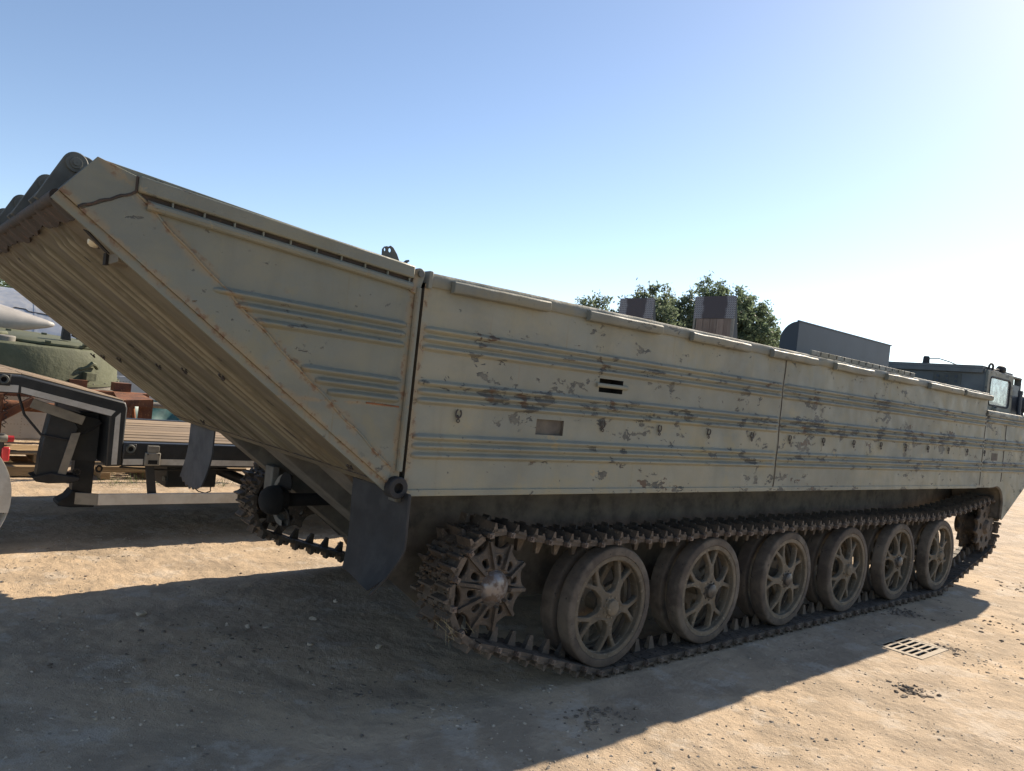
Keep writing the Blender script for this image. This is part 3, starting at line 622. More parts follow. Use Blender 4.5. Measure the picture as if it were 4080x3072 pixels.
# ---- mud flaps
def flap(fn, mat): return part('mud_flap', MB().sheet(fn, 12, 20, (0.012, 0, 0)), mat, veh, smooth=60)
def near_flap(u, v):
    b = max(0, v - 0.45) / 0.55; n = (1 - u)**1.5; zl = 0.745 + 0.03*u
    return (0.165 - (0.02 + 0.085*n)*b**1.8 + 0.006*math.sin(5*u + 3*v), -0.085 + 0.555*u + 0.125*n*b**1.8, 1.275 - (1.275 - zl)*v + 0.03*n*b*b)
def far_flap(u, v):
    b = max(0, v - 0.35) / 0.65
    return (0.165 + 0.02*b*b - 0.03*(1 - u)*b*b, 2.68 + 0.56*u + (0.14*(1 - u) + 0.20*u)*b**1.6, 1.275 - (0.46 + 0.015*math.sin(40*u) + 0.05*math.sin(3.1*u))*v)
flap(near_flap, M['rubber']); flap(far_flap, M['greyflap'])
part('flap_rod', MB().tube([(0.17, -0.085, 1.27), (0.172, -0.085, 1.0), (0.155, -0.075, 0.95), (0.12, -0.04, 0.86), (0.075, 0.03, 0.755)], 0.008, 8), M['rubber'], veh)
part('side_boss', MB().lathe([(0.002, -0.03), (0.02, -0.03), (0.022, -0.02), (0.05, -0.02), (0.055, -0.008), (0.085, -0.006), (0.088, 0.0)], (0.52, 0.64, 0.84), 'y', 24), M['under'], veh)

# ---- running gear
def ring_poly(r, n=48, ph=0.0): return [(r*math.cos(ph + 2*math.pi*k/n), r*math.sin(ph + 2*math.pi*k/n)) for k in range(n)]
def polar_round(pts, rad=0.012, n=4):
    """round the corners of a closed outline"""
    out = []; N = len(pts)
    for i in range(N):
        p0, p1, p2 = Vector(pts[i-1]), Vector(pts[i]), Vector(pts[(i+1) % N]); a = (p0 - p1); b = (p2 - p1)
        r = min(rad, a.length*0.45, b.length*0.45); A = p1 + a.normalized()*r; B = p1 + b.normalized()*r
        for k in range(n + 1):
            t = k / n; q = A*(1-t)**2 + p1*2*t*(1-t) + B*t*t; out.append((q.x, q.y))
    return out
def pol(r, deg): return (r*math.cos(R(deg)), r*math.sin(R(deg)))
def wheel_disc():
    holes = []
    for k in range(5):
        a = 72*k
        holes.append(polar_round([pol(0.308, a + 36 - 18.5), pol(0.312, a + 36), pol(0.308, a + 36 + 18.5), pol(0.255, a + 36 + 22), pol(0.195, a + 36 + 27), pol(0.125, a + 36 + 23), pol(0.098, a + 36), pol(0.125, a + 36 - 23), pol(0.195, a + 36 - 27), pol(0.255, a + 36 - 22)], 0.012, 3))
        holes.append(polar_round([pol(0.308, a - 11), pol(0.312, a), pol(0.308, a + 11), pol(0.20, a)], 0.007, 3))
    V, F = curve_plate(ring_poly(0.335, 60), holes, 0.016, 0.007, 2)
    mb = MB(); out = []
    for a, b, c in V:
        r = math.hypot(a, b); out.append((a, 0.056 - 0.048*max(0, 1 - r/0.30) - c, b))     # dished toward the hub
    mb.add(out, F)
    mb.lathe([(0.312, 0.058), (0.312, 0.006), (0.318, 0.0), (0.345, 0.0), (0.346, 0.10), (0.312, 0.10), (0.312, 0.07)], (0,0,0), 'y', 60)
    return mb.mesh('road_wheel', 40)
disc = wheel_disc()
tyre = MB().lathe([(0.346, 0.002), (0.350, -0.004), (0.392, -0.004), (0.401, 0.002), (0.405, 0.010), (0.405, 0.098), (0.400, 0.105), (0.346, 0.106)], (0,0,0), 'y', 72).mesh('tyre', 35)
hubm = MB().lathe([(0.001, -0.032), (0.040, -0.030), (0.052, -0.022), (0.056, 0.0), (0.075, 0.004), (0.082, 0.018), (0.082, 0.05)], (0,0,0), 'y', 28)
for k in range(10):
    a = R(36*k); hubm.cyl((0.069*math.cos(a), -0.006, 0.069*math.sin(a)), (0.069*math.cos(a), 0.01, 0.069*math.sin(a)), 0.007, 6)
hubm = hubm.mesh('hub_cap', 35); hubm_dark = hubm.copy(); M['grease'] = plain('greasy_hub', (0.055, 0.048, 0.042), 0.4, 0.45, 14, dust=(0.13, 0.11, 0.08), dustamt=0.5)
inner_disc = MB().lathe([(0.02, 0.03), (0.30, 0.05), (0.312, 0.03), (0.316, 0.0), (0.345, 0.0), (0.346, 0.10), (0.30, 0.10)], (0,0,0), 'y', 48).mesh('inner_wheel', 35)
holes = [polar_round([pol(0.30, 36*k - 13), pol(0.30, 36*k + 13), pol(0.15, 36*k + 9), pol(0.15, 36*k - 9)], 0.02, 3) for k in range(0, 10)]
V, F = curve_plate(ring_poly(0.33, 48), holes, 0.012, 0.008, 1)
inner_disc = MB().add([(a, 0.05 - c, b) for a, b, c in V], F).lathe([(0.312, 0.0), (0.345, 0.0), (0.346, 0.10), (0.312, 0.10), (0.312, 0.0)], (0,0,0), 'y', 48).cyl((0, -0.06, 0), (0, 0.35, 0), 0.06, 16).mesh('inner_wheel', 35)
WX = [2.0 + 1.126*k for k in range(6)]; WZ = [0.462, 0.468, 0.466, 0.462, 0.460, 0.458]
for side in (0, 1):
    for k in range(6):
        rz = math.pi if side else 0.0; yo = WID - 0.115 if side else 0.115; yi = WID - 0.275 if side else 0.275
        w = vpart('road_wheel', disc, M['wheel'], (WX[k], yo, WZ[k]), (0, R(11 + 47*k), rz))
        obj('tyre', tyre, M['tyre'], w); obj('hub_cap', hubm if k not in (1, 2, 4) else hubm_dark, M['wheel'] if k not in (1, 2, 4) else M['grease'], w)
        w2 = vpart('inner_wheel', inner_disc, M['wheel'], (WX[k], yi, WZ[k]), (0, R(29*k), rz)); obj('tyre', tyre, M['tyre'], w2)

def star_poly(r_out, r_in, n, ph=0.0):
    pts = []
    for k in range(n):
        a = ph + 2*math.pi*k/n; s = 2*math.pi/n
        for t in (-0.06, 0.06): pts.append((r_out*math.cos(a + t*s), r_out*math.sin(a + t*s)))
        for t in (0.18, 0.32, 0.5, 0.68, 0.82):
            rr = r_in + (r_out - r_in)*(abs(t - 0.5)/0.5)**2.2; pts.append((rr*math.cos(a + t*s), rr*math.sin(a + t*s)))
    return pts
def idler_mesh():
    n = 10; holes = [polar_round([pol(0.178, 360/n*(k+.5) - 7), pol(0.186, 360/n*(k+.5)), pol(0.178, 360/n*(k+.5) + 7), pol(0.132, 360/n*(k+.5) + 7), pol(0.132, 360/n*(k+.5) - 7)], 0.012, 3) for k in range(n)]
    V, F = curve_plate(star_poly(0.272, 0.226, n), holes, 0.010, 0.008, 2); mb = MB()
    out = [(a, -c - 0.05*max(0, 1 - math.hypot(a, b)/0.26) + 0.03, b) for a, b, c in V]; mb.add(out, F)
    V2 = [(a, -c + 0.215, b) for a, b, c in V]; mb.add(V2, F)
    for k in range(n):
        a = 2*math.pi*k/n; d = Vector((math.cos(a), 0, math.sin(a))); mb.bar(d*0.11 + Vector((0, -0.02, 0)), d*0.262 + Vector((0, 0.020, 0)), 0.020, 0.046, (0, 1, 0))
    mb.cyl((0, 0.0, 0), (0, 0.30, 0), 0.12, 20); return mb.mesh('idler_wheel', 40)
idm = idler_mesh()
capm = MB().lathe([(0.001, -0.062), (0.04, -0.060), (0.062, -0.054), (0.082, -0.042), (0.096, -0.022), (0.104, -0.005), (0.116, -0.003), (0.118, 0.03)], (0,0,0), 'y', 32)
for k in range(6):
    a = R(60*k + 15); capm.cyl((0.110*math.cos(a), -0.014, 0.110*math.sin(a)), (0.110*math.cos(a), 0.0, 0.110*math.sin(a)), 0.008, 6)
capm = capm.mesh('idler_cap', 35)
def sprocket_mesh():
    n = 13; holes = [polar_round([pol(0.205, 60*k - 13), pol(0.21, 60*k), pol(0.205, 60*k + 13), pol(0.14, 60*k + 10), pol(0.14, 60*k - 10)], 0.02, 3) for k in range(6)]
    V, F = curve_plate(star_poly(0.325, 0.262, n), holes, 0.014, 0.006, 1); mb = MB()
    mb.add([(a, -c + 0.0, b) for a, b, c in V], F); mb.add([(a, -c + 0.20, b) for a, b, c in V], F)
    mb.lathe([(0.001, -0.06), (0.07, -0.055), (0.09, -0.03), (0.10, 0.0), (0.13, 0.0), (0.13, 0.3)], (0,0,0), 'y', 28); return mb.mesh('drive_sprocket', 40)
spm = sprocket_mesh()
IC = (0.965, 0.685); SC = (9.06, 0.73); IR = 0.325; SR = 0.335
for side in (0, 1):
    rz = math.pi if side else 0; yo = WID - 0.145 if side else 0.145
    w = vpart('idler_wheel', idm, M['track'], (IC[0], yo, IC[1]), (0, R(9), rz)); obj('idler_cap', capm, M['hubcap'], w)
    vpart('drive_sprocket', spm, M['track'], (SC[0], yo, SC[1]), (0, R(5), rz))

# track path for the pin line
def track_path():
    pts = []
    for a in np.linspace(R(90), R(90 + 150), 40): pts.append((IC[0] + IR*math.cos(a), IC[1] + IR*math.sin(a)))
    for a in np.linspace(0, 2*math.pi, 90): pts += [(SC[0] + SR*math.cos(a), SC[1] + SR*math.sin(a)), (IC[0] + IR*math.cos(a), IC[1] + IR*math.sin(a)), (WX[0] + 0.417*math.cos(a), 0.462 + 0.417*math.sin(a)), (WX[-1] + 0.417*math.cos(a), 0.462 + 0.417*math.sin(a))]
    P = sorted(set((round(a, 5), round(b, 5)) for a, b in pts))
    def half(P):
        h = []
        for p in P:
            while len(h) >= 2 and (h[-1][0]-h[-2][0])*(p[1]-h[-2][1]) - (h[-1][1]-h[-2][1])*(p[0]-h[-2][0]) <= 0: h.pop()
            h.append(p)
        return h
    lo = half(P); hi = half(P[::-1]); hull = lo[:-1] + hi[:-1]      # counter-clockwise seen with x right, z up
    low = [p for p in hull if not (p[1] > 0.93 and IC[0] - 0.04 < p[0] < SC[0] + 0.04)]
    # order: start on the idler top going down the back, along the ground, up the sprocket, back over the wheels
    start = max(range(len(low)), key=lambda i: low[i][1] if low[i][0] < 2 else -9)
    low = low[start:] + low[:start]
    zt0, zt1 = IC[1] + IR, SC[1] + SR
    top = []
    for x in np.arange(SC[0], IC[0] - 0.001, -0.05):
        base = 0.902 + 0.006*math.cos((x - 2.0)/1.126*2*math.pi)
        r = max(0.0, (1.85 - x)/(1.85 - IC[0])); z = base + (zt0 - base)*max(0, r)**1.7
        f = max(0.0, (x - 7.45)/(SC[0] - 7.45)); z = z + (zt1 - z)*f**1.25
        top.append((float(x), float(z)))
    return low + top
path = track_path()
def resample(path, pitch):
    P = np.array(path + [path[0]]); d = np.hypot(*np.diff(P, axis=0).T); s = np.concatenate([[0], np.cumsum(d)]); L = s[-1]
    n = round(L / pitch); t = np.arange(n) * L / n
    f = lambda q: np.stack([np.interp(q % L, s, P[:, 0]), np.interp(q % L, s, P[:, 1])], -1)
    return f(t), f(t + 0.03) - f(t - 0.03), n
PITCH = 0.158
LP, LT, NL = resample(path, PITCH)
def link_mesh():
    mb = MB()
    # x along the track, y across (negative = outboard), z toward the wheels
    mb.box(-0.052, 0.052, -0.160, -0.018, -0.016, 0.012).box(-0.052, 0.052, 0.018, 0.160, -0.016, 0.012).box(-0.040, 0.040, -0.018, 0.018, -0.012, 0.010)
    for y0, y1 in ((-0.165, -0.112), (-0.042, -0.004), (0.062, 0.110)): mb.tube([(0.064, y0, 0), (0.064, y1, 0)], 0.017, 8)
    for y0, y1 in ((-0.108, -0.046), (0.0, 0.058), (0.114, 0.165)): mb.tube([(-0.064, y0, 0), (-0.064, y1, 0)], 0.017, 8)
    # grouser: a stepped bar across the outer face
    mb.prism([(0.010, -0.014), (0.020, -0.066), (0.030, -0.068), (0.044, -0.014)], -0.166, -0.035)
    mb.prism([(-0.034, -0.014), (-0.022, -0.064), (-0.012, -0.066), (0.004, -0.014)], -0.030, 0.100)
    mb.prism([(0.010, -0.014), (0.020, -0.066), (0.030, -0.068), (0.044, -0.014)], 0.104, 0.166)
    mb.prism([(-0.048, -0.014), (-0.040, -0.044), (-0.030, -0.046), (-0.018, -0.014)], -0.160, -0.040)
    mb.prism([(-0.048, -0.014), (-0.040, -0.044), (-0.030, -0.046), (-0.018, -0.014)], 0.106, 0.160)
    mb.prism([(-0.050, -0.012), (-0.040, -0.03), (0.040, -0.03), (0.052, -0.012)], -0.166, -0.148)
    # guide horn
    mb.add([(-0.030,-0.022,0.008),(0.030,-0.022,0.008),(0.030,0.022,0.008),(-0.030,0.022,0.008),(-0.012,-0.012,0.100),(0.010,-0.012,0.100),(0.010,0.012,0.100),(-0.012,0.012,0.100)], [(0,3,2,1),(4,5,6,7),(0,1,5,4),(1,2,6,5),(2,3,7,6),(3,0,4,7)])
    mb.box(-0.012, 0.010, -0.060, -0.052, 0.0122, 0.0135)
    mb.v = [(x*PITCH/0.137, y, z) for x, y, z in mb.v]
    return mb.mesh('track_link', 40)
lkm = link_mesh()
pinm = MB().box(0.048, 0.080, -0.190, -0.166, -0.016, 0.014).box(0.056, 0.072, -0.198, -0.190, -0.010, 0.008).mesh('pin_head', 40)
holem = MB().lathe([(0.0005, 0.0), (0.010, 0.0)], (0, 0, 0.0128), 'z', 8).mesh('link_hole', 0)
for side in (0, 1):
    yc = WID - 0.25 if side else 0.25
    for i in range(NL):
        tx, tz = LT[i] / np.hypot(*LT[i])
        # travelling counter-clockwise the inside of the loop lies to the left
        X = Vector((tx, 0, tz)); Zv = Vector((-tz, 0, tx)); Y = Zv.cross(X)
        if side: X = -X; Y = -Y
        rot = Matrix((X, Y, Zv)).transposed().to_euler()
        jig = (random.random() - .5) * 0.006
        o = vpart('track_link', lkm, M['track'], (LP[i][0], yc, LP[i][1] + jig*0.5), rot)
        if not side:
            obj('pin_head', pinm, M['pin'], o, loc=(0.008, 0, 0))
            if LP[i][1] < 0.3:
                for hx, hy in ((0.022, -0.12), (-0.02, -0.075)): obj('link_hole', holem, M['void'], o, loc=(hx, hy, 0))
# caked mud and straw on the idler end of the near track
# ---- hood, cab and fittings above the gunwale
hood_prof = [(0.25, 2.36), (0.25, 2.70)] + [(0.25 + 0.17*math.sin(a), 2.53 + 0.17*math.cos(a)) for a in np.linspace(R(8), R(90), 9)] + [(0.42, 2.36)]
part('rounded_hood', MB().prism(hood_prof, 4.25, 6.09, 'x'), M['hood'], veh)
part('hood_lip', MB().bar((4.23, 0.252, 2.702), (6.11, 0.252, 2.702), 0.016, 0.010), M['hood'], veh)
cabx = 8.70
cab = part('cab', MB().box(cabx, cabx + 0.02, 0.16, 3.14, 2.18, 2.70).box(cabx + 0.02, 10.0, 0.16, 3.14, 2.69, 2.712).box(cabx + 0.02, 10.0, 3.12, 3.14, 2.18, 2.69), M['cab'], veh, bevel=0.004)
part('roof_box', MB().box(8.66, 9.8, 0.215, 3.08, 2.713, 2.755).box(8.655, 8.70, 0.215, 3.08, 2.66, 2.715), M['cab'], cab, bevel=0.006)
wf = curve_plate(polar_round([(8.722, 2.19), (9.66, 2.19), (9.66, 2.66), (9.64, 2.70), (8.722, 2.70)], 0.03), [polar_round([(8.79, 2.275), (9.54, 2.275), (9.54, 2.63), (8.79, 2.63)], 0.06)], 0.010, 0.004, 1, False)
part('door_frame', MB().add([(a, 0.172 + c, b) for a, b, c in wf[0]], wf[1]), M['bow'], cab)
part('door_pane', MB().box(8.78, 9.55, 0.166, 0.170, 2.265, 2.64), M['window'], cab)
part('window_gasket', MB().tube([(a, 0.160, b) for a, b in polar_round([(8.79, 2.275), (9.54, 2.275), (9.54, 2.63), (8.79, 2.63)], 0.06)], 0.012, 6, closed=True), M['rubber'], cab)
part('door_handle', MB().lathe([(0.001, -0.05), (0.03, -0.045), (0.042, -0.02), (0.045, 0.0)], (8.98, 0.158, 2.225), 'y', 16), M['bow'], cab)
part('corner_post', MB().box(8.672, 8.70, 0.150, 0.180, 2.18, 2.70), M['rail'], cab, bevel=0.004)
part('data_plate', MB().box(cabx - 0.006, cabx - 0.001, 0.46, 0.80, 2.50, 2.64), M['lug'], cab, bevel=0.003)
for a in range(3):
    for b in range(2): part('plate_lamp', MB().cyl((cabx - 0.012, 0.52 + 0.11*a, 2.54 + 0.06*b), (cabx - 0.006, 0.52 + 0.11*a, 2.54 + 0.06*b), 0.018, 12), M['hood'], cab)
part('roof_vent', MB().lathe([(0.001, 0.10), (0.032, 0.10), (0.038, 0.085), (0.044, 0.0)], (8.74, 0.92, 2.752), 'z', 16), M['rubber'], cab)
part('vent_cable', MB().tube([(8.74, 0.88, 2.82), (8.74, 0.76, 2.825), (8.74, 0.64, 2.79), (8.74, 0.55, 2.755)], 0.007, 6), M['rubber'], cab)
part('grab_loop', MB().tube([(8.80, 0.20, 2.70), (8.80, 0.19, 2.77), (8.84, 0.19, 2.795), (8.90, 0.19, 2.795), (8.94, 0.19, 2.77), (8.94, 0.20, 2.70)], 0.014, 8), M['rubber'], cab)
part('searchlight', MB().lathe([(0.001, -0.05), (0.04, -0.045), (0.052, -0.02), (0.052, 0.05), (0.04, 0.06), (0.001, 0.065)], (9.32, 0.22, 2.765), 'x', 18), M['rubber'], cab)
part('lamp_arm', MB().tube([(8.98, 0.20, 2.72), (9.12, 0.20, 2.75), (9.30, 0.22, 2.755)], 0.010, 6), M['rubber'], cab)
part('seat', MB().box(9.05, 9.16, 0.45, 0.95, 2.18, 2.50).box(9.10, 9.5, 0.45, 0.95, 2.18, 2.26), M['rubber'], cab, bevel=0.03)
part('steering_wheel', MB().tube([(9.58 + 0.07*math.sin(a), 0.62 + 0.18*math.cos(a), 2.42 + 0.16*math.sin(a)) for a in np.linspace(0, 2*math.pi, 25)[:-1]], 0.013, 6, closed=True), M['rubber'], cab)
part('windscreen_wall', MB().box(9.96, 9.985, 0.16, 3.12, 2.18, 2.30).box(9.96, 9.985, 0.16, 0.24, 2.30, 2.69).box(9.96, 9.985, 1.60, 1.70, 2.30, 2.69).box(9.96, 9.985, 3.04, 3.12, 2.30, 2.69), M['cab'], cab)
part('door_plate', MB().box(9.665, 9.96, 0.165, 0.185, 2.18, 2.60), M['hood'], cab, bevel=0.004)
part('deck_post', MB().cyl((9.78, 0.10, 2.18), (9.78, 0.10, 2.48), 0.026, 12).box(9.755, 9.815, 0.075, 0.125, 2.48, 2.53), M['hood'], veh)
part('bow_lamp', MB().lathe([(0.001, -0.10), (0.06, -0.095), (0.10, -0.06), (0.115, 0.0), (0.11, 0.10)], (9.98, 0.12, 2.36), 'x', 20).cyl((9.98, 0.12, 2.18), (9.98, 0.12, 2.27), 0.02, 8), M['hood'], veh)


# ================================================================ lowbed trailer behind the carrier
def wood(name, a, b, streak=(0.06, 1, 1)):
    t = NT(name); n = t.noise(22, 7, 0.65, stretch=streak); r = t.objrand(); n2 = t.noise(3, 4, 0.6)
    c = t.mix(t.ramp(n, 0.3, 0.7), a, b); c = t.mix(t.math('MULTIPLY', t.ramp(n2, 0.45, 0.65), 0.4), c, tuple(v*0.72 for v in a))
    hs = t.n('ShaderNodeHueSaturation'); t.l(c, hs.inputs['Color']); t.l(t.ramp(r, 0, 1, 0.8, 1.2, False), hs.inputs['Value'])
    return t.done(hs.outputs[0], 0.85, t.bump(n, 0.7, 0.006))
M['plank'] = wood('weathered_plank', (0.21, 0.15, 0.092), (0.30, 0.22, 0.14))
M['timber'] = wood('raw_timber', (0.27, 0.18, 0.09), (0.34, 0.24, 0.13))
M['oldwood'] = wood('stained_board', (0.16, 0.115, 0.09), (0.23, 0.18, 0.145), (1, 1, 0.08))
M['blackpaint'] = plain('trailer_black', (0.016, 0.019, 0.022), 0.3, 0.5, 6, dust=(0.034, 0.032, 0.03), dustamt=0.4)
M['white'] = plain('dusty_white', (0.58, 0.55, 0.49), 0.1, 0.6, 5, dust=(0.42, 0.37, 0.30), dustamt=0.5)
M['tape'] = plain('reflective_tape', (0.50, 0.48, 0.44), 0.10, 0.45, 8, dust=(0.36, 0.33, 0.28), dustamt=0.5)
M['greysteel'] = plain('grey_steel', (0.20, 0.185, 0.155), 0.2, 0.7, 8, dust=(0.28, 0.25, 0.2), dustamt=0.4)
M['red'] = plain('red_lens', (0.42, 0.03, 0.035), 0.12, 0.3, 12)
T = 4.55; TW = 2.70
tr = thing('lowbed_trailer', 'black lowbed trailer with plank deck and white reflective stripes parked behind the carrier', 'trailer', (4.5, T + TW/2, 0))
for yy, nm in ((T, 'side_beam'), (T + TW - 0.12, 'far_beam')):
    part(nm, MB().box(0.0, 9.5, yy, yy + 0.12, 0.72, 0.945), M['blackpaint'], tr, bevel=0.008)
    gp = [(-1.9, 1.50), (-0.87, 1.50), (-0.02, 1.325), (0.0, 1.27), (0.0, 0.725), (-0.135, 0.715), (-0.145, 1.185), (-0.86, 1.345), (-1.9, 1.345)]
    part('gooseneck_beam', MB().prism(gp, yy, yy + 0.12), M['blackpaint'], tr, bevel=0.014)
part('neck_web', MB().prism([(-0.62, 1.24), (-0.15, 1.13), (-0.15, 0.72), (-0.30, 0.72)], T + 0.40, T + 0.44), M['blackpaint'], tr)
part('neck_cross_member', MB().box(-0.13, -0.01, T + 0.12, T + TW - 0.12, 0.73, 1.31), M['blackpaint'], tr)
def stripe(poly): part('reflective_stripe', MB().prism(poly, T - 0.0035, T - 0.0005), M['tape'], tr)
stripe([(-1.9, 1.415), (-0.885, 1.415), (-0.885, 1.352), (-1.9, 1.352)])
stripe([(-0.865, 1.405), (-0.862, 1.352), (-0.135, 1.190), (-0.10, 1.238)])
stripe([(-0.055, 1.225), (-0.095, 1.180), (-0.090, 0.735), (-0.042, 0.738)])
stripe([(0.01, 0.790), (0.185, 0.795), (0.185, 0.738), (0.01, 0.735)])
for k in range(6): stripe([(0.335 + 1.45*k, 0.795), (1.72 + 1.45*k, 0.795), (1.72 + 1.45*k, 0.738), (0.335 + 1.45*k, 0.738)])
def lash(x, z):
    o = part('lashing_point', MB().box(x - 0.052, x + 0.052, T - 0.012, T - 0.0005, z - 0.05, z + 0.05), M['blackpaint'], tr, bevel=0.012)
    part('lashing_ring', MB().lathe([(0.022, -0.03), (0.036, -0.034), (0.042, -0.018), (0.038, -0.012)], (x, T, z + 0.004), 'y', 20), M['lug'], o)
    part('ring_recess', MB().lathe([(0.0, -0.0145), (0.026, -0.0145)], (x, T, z), 'y', 16), M['void'], o)
lash(-1.0, 1.455); lash(0.06, 0.885)
for k in range(4): lash(1.62 + 1.9*k, 0.885)
def latch(x):
    o = part('stake_pocket', MB().box(x - 0.068, x + 0.068, T - 0.05, T - 0.0005, 0.735, 0.86), M['greysteel'], tr, bevel=0.008)
    part('pocket_plate', MB().box(x - 0.05, x + 0.052, T - 0.045, T - 0.001, 0.862, 0.925), M['greysteel'], o, bevel=0.003)
    part('slot', MB().box(x - 0.042, x + 0.042, T - 0.0525, T - 0.0495, 0.752, 0.790), M['void'], o)
    for s in (-1, 1): part('bolt', MB().cyl((x + s*0.05, T - 0.055, 0.845), (x + s*0.05, T - 0.049, 0.845), 0.007, 8), M['hook'], o)
latch(0.26); latch(4.1)
# plank deck: boards laid lengthwise, uneven, with open joints
y = T + 0.125; k = 0; runs = []
while y < T + TW - 0.15:
    w = 0.20 + 0.03*random.random(); g = 0.012 + (0.075 if k in (1, 4) else 0.012*random.random())
    if y + w > T + TW - 0.125: break
    dz = 0.012*random.random(); x = 0.02
    while x < 9.4:
        L = min(3.1 + random.random(), 9.45 - x); part('deck_plank', MB().box(x, x + L - 0.008, y, y + w, 0.905 + dz, 0.948 + dz), M['plank'], tr, bevel=0.004); x += L
    ang = math.atan2(1.325 - 1.50, 0.85)
    part('neck_plank', MB().add([(-0.86, y, 1.455), (-0.02, y, 1.28), (-0.02, y + w, 1.28), (-0.86, y + w, 1.455), (-0.855, y, 1.508 + dz), (-0.01, y, 1.332 + dz), (-0.01, y + w, 1.332 + dz), (-0.855, y + w, 1.508 + dz)], [(0,3,2,1),(4,5,6,7),(0,1,5,4),(1,2,6,5),(2,3,7,6),(3,0,4,7)]), M['plank'], tr, bevel=0.004)
    part('neck_plank', MB().box(-1.9, -0.862, y, y + w, 1.46, 1.508 + dz), M['plank'], tr, bevel=0.004)
    y += w + g; k += 1
part('deck_light_block', MB().box(0.01, 9.45, T + 0.121, T + TW - 0.121, 0.893, 0.899).box(-1.85, -0.87, T + 0.121, T + TW - 0.121, 1.44, 1.448), M['blackpaint'], tr)  # added unseen sheet that keeps light from falling through the plank joints
for x in np.arange(0.4, 9.4, 0.9): part('cross_member', MB().box(x, x + 0.08, T + 0.12, T + TW - 0.12, 0.76, 0.89), M['blackpaint'], tr)
# landing legs, struts, side guard
lg = part('landing_leg', MB().prism([(-0.60, 1.20), (-0.40, 1.12), (-0.36, 1.05), (-0.50, 0.58), (-0.66, 0.58), (-0.64, 0.9)], T + 0.14, T + 0.30), M['blackpaint'], tr, bevel=0.01)
part('leg_face', MB().obox((-0.425, T + 0.13, 0.80), (0.036, 0, 0.006), (0, 0.006, 0), (0.042, 0, 0.205)), M['greysteel'], lg)
part('foot', MB().prism([(-0.70, 0.60), (-0.66, 0.555), (-0.56, 0.540), (-0.36, 0.545), (-0.31, 0.565), (-0.31, 0.60), (-0.42, 0.615), (-0.55, 0.64)], T + 0.10, T + 0.36), M['rubber'], lg, bevel=0.012)
part('leg_shackle', MB().tube([(-0.325 + 0.028*math.cos(a), T + 0.2, 0.635 + 0.03*math.sin(a)) for a in np.linspace(0, 6.283, 15)[:-1]], 0.011, 6, closed=True), M['hook'], lg)
part('grey_strut', MB().bar((-0.76, T + 0.10, 1.262), (-0.335, T + 0.10, 1.125), 0.02, 0.085), M['greysteel'], tr, bevel=0.004)
l2 = part('landing_leg', MB().box(-0.30, -0.125, T + 0.46, T + 0.62, 0.30, 1.18), M['blackpaint'], tr, bevel=0.01)
part('foot', MB().prism([(-0.30, 0.42), (-0.34, 0.36), (-0.42, 0.31), (-0.41, 0.27), (-0.30, 0.255), (-0.10, 0.255), (-0.10, 0.36)], T + 0.42, T + 0.66), M['rubber'], l2, bevel=0.012)
for x in (-0.075,): part('leg_shackle', MB().tube([(x + 0.025*math.cos(a), T + 0.5, 0.62 + 0.028*math.sin(a)) for a in np.linspace(0, 6.283, 15)[:-1]], 0.010, 6, closed=True), M['hook'], l2)
part('gusset_dark_fill', MB().prism([(-0.60, 1.22), (-0.15, 1.12), (-0.15, 0.725), (-0.40, 0.725)], T + 0.31, T + 0.325), M['blackpaint'], tr)  # gusset widened as a black sheet for the dark space under the gooseneck
gr = part('side_guard', MB().box(-0.17, 4.6, T - 0.01, T + 0.02, 0.355, 0.460), M['white'], tr, bevel=0.006)
part('guard_end', MB().prism([(-0.172, T - 0.01), (-0.172, T + 0.02), (-0.34, T + 0.10), (-0.345, T + 0.07)], 0.355, 0.460, 'z'), M['greysteel'], gr)
for x in (0.22, 1.9, 3.6): part('guard_post', MB().prism([(x, 0.735), (x + 0.075, 0.735), (x + 0.125, 0.45), (x + 0.05, 0.45)], T + 0.022, T + 0.06), M['blackpaint'], gr)
part('tool_box', MB().box(0.50, 1.0, T + 0.28, T + 0.75, 0.47, 0.70), M['blackpaint'], tr, bevel=0.01)
part('tool_box_latch', MB().box(0.475, 0.498, T + 0.3, T + 0.34, 0.53, 0.58), M['greysteel'], tr, bevel=0.004)
part('diagonal_tube', MB().cyl((0.9, T + 0.45, 0.70), (1.75, T + 0.45, 0.36), 0.055, 14), M['blackpaint'], tr)
part('drip_chain', MB().tube([(0.73, T + 0.2, 0.50), (0.77, T + 0.1, 0.46), (0.83, T + 0.08, 0.445), (0.89, T + 0.1, 0.46), (0.92, T + 0.2, 0.50)], 0.006, 5), M['hook'], tr)
part('air_hose', MB().tube([(-0.86, T + 0.16, 1.33), (-0.80, T + 0.14, 1.15), (-0.66, T + 0.12, 0.98), (-0.45, T + 0.13, 0.94), (-0.25, T + 0.2, 1.02), (-0.16, T + 0.22, 1.1)], 0.011, 8), M['rubber'], tr)
part('brake_cable', MB().tube([(0.01, T + 0.10, 0.70), (0.4, T + 0.10, 0.675), (0.9, T + 0.10, 0.69), (1.5, T + 0.10, 0.67), (2.4, T + 0.10, 0.69)], 0.009, 6), M['rubber'], tr)
part('side_marker', MB().box(1.30, 1.38, T - 0.022, T - 0.001, 0.83, 0.86), M['lampglass'], tr, bevel=0.006)
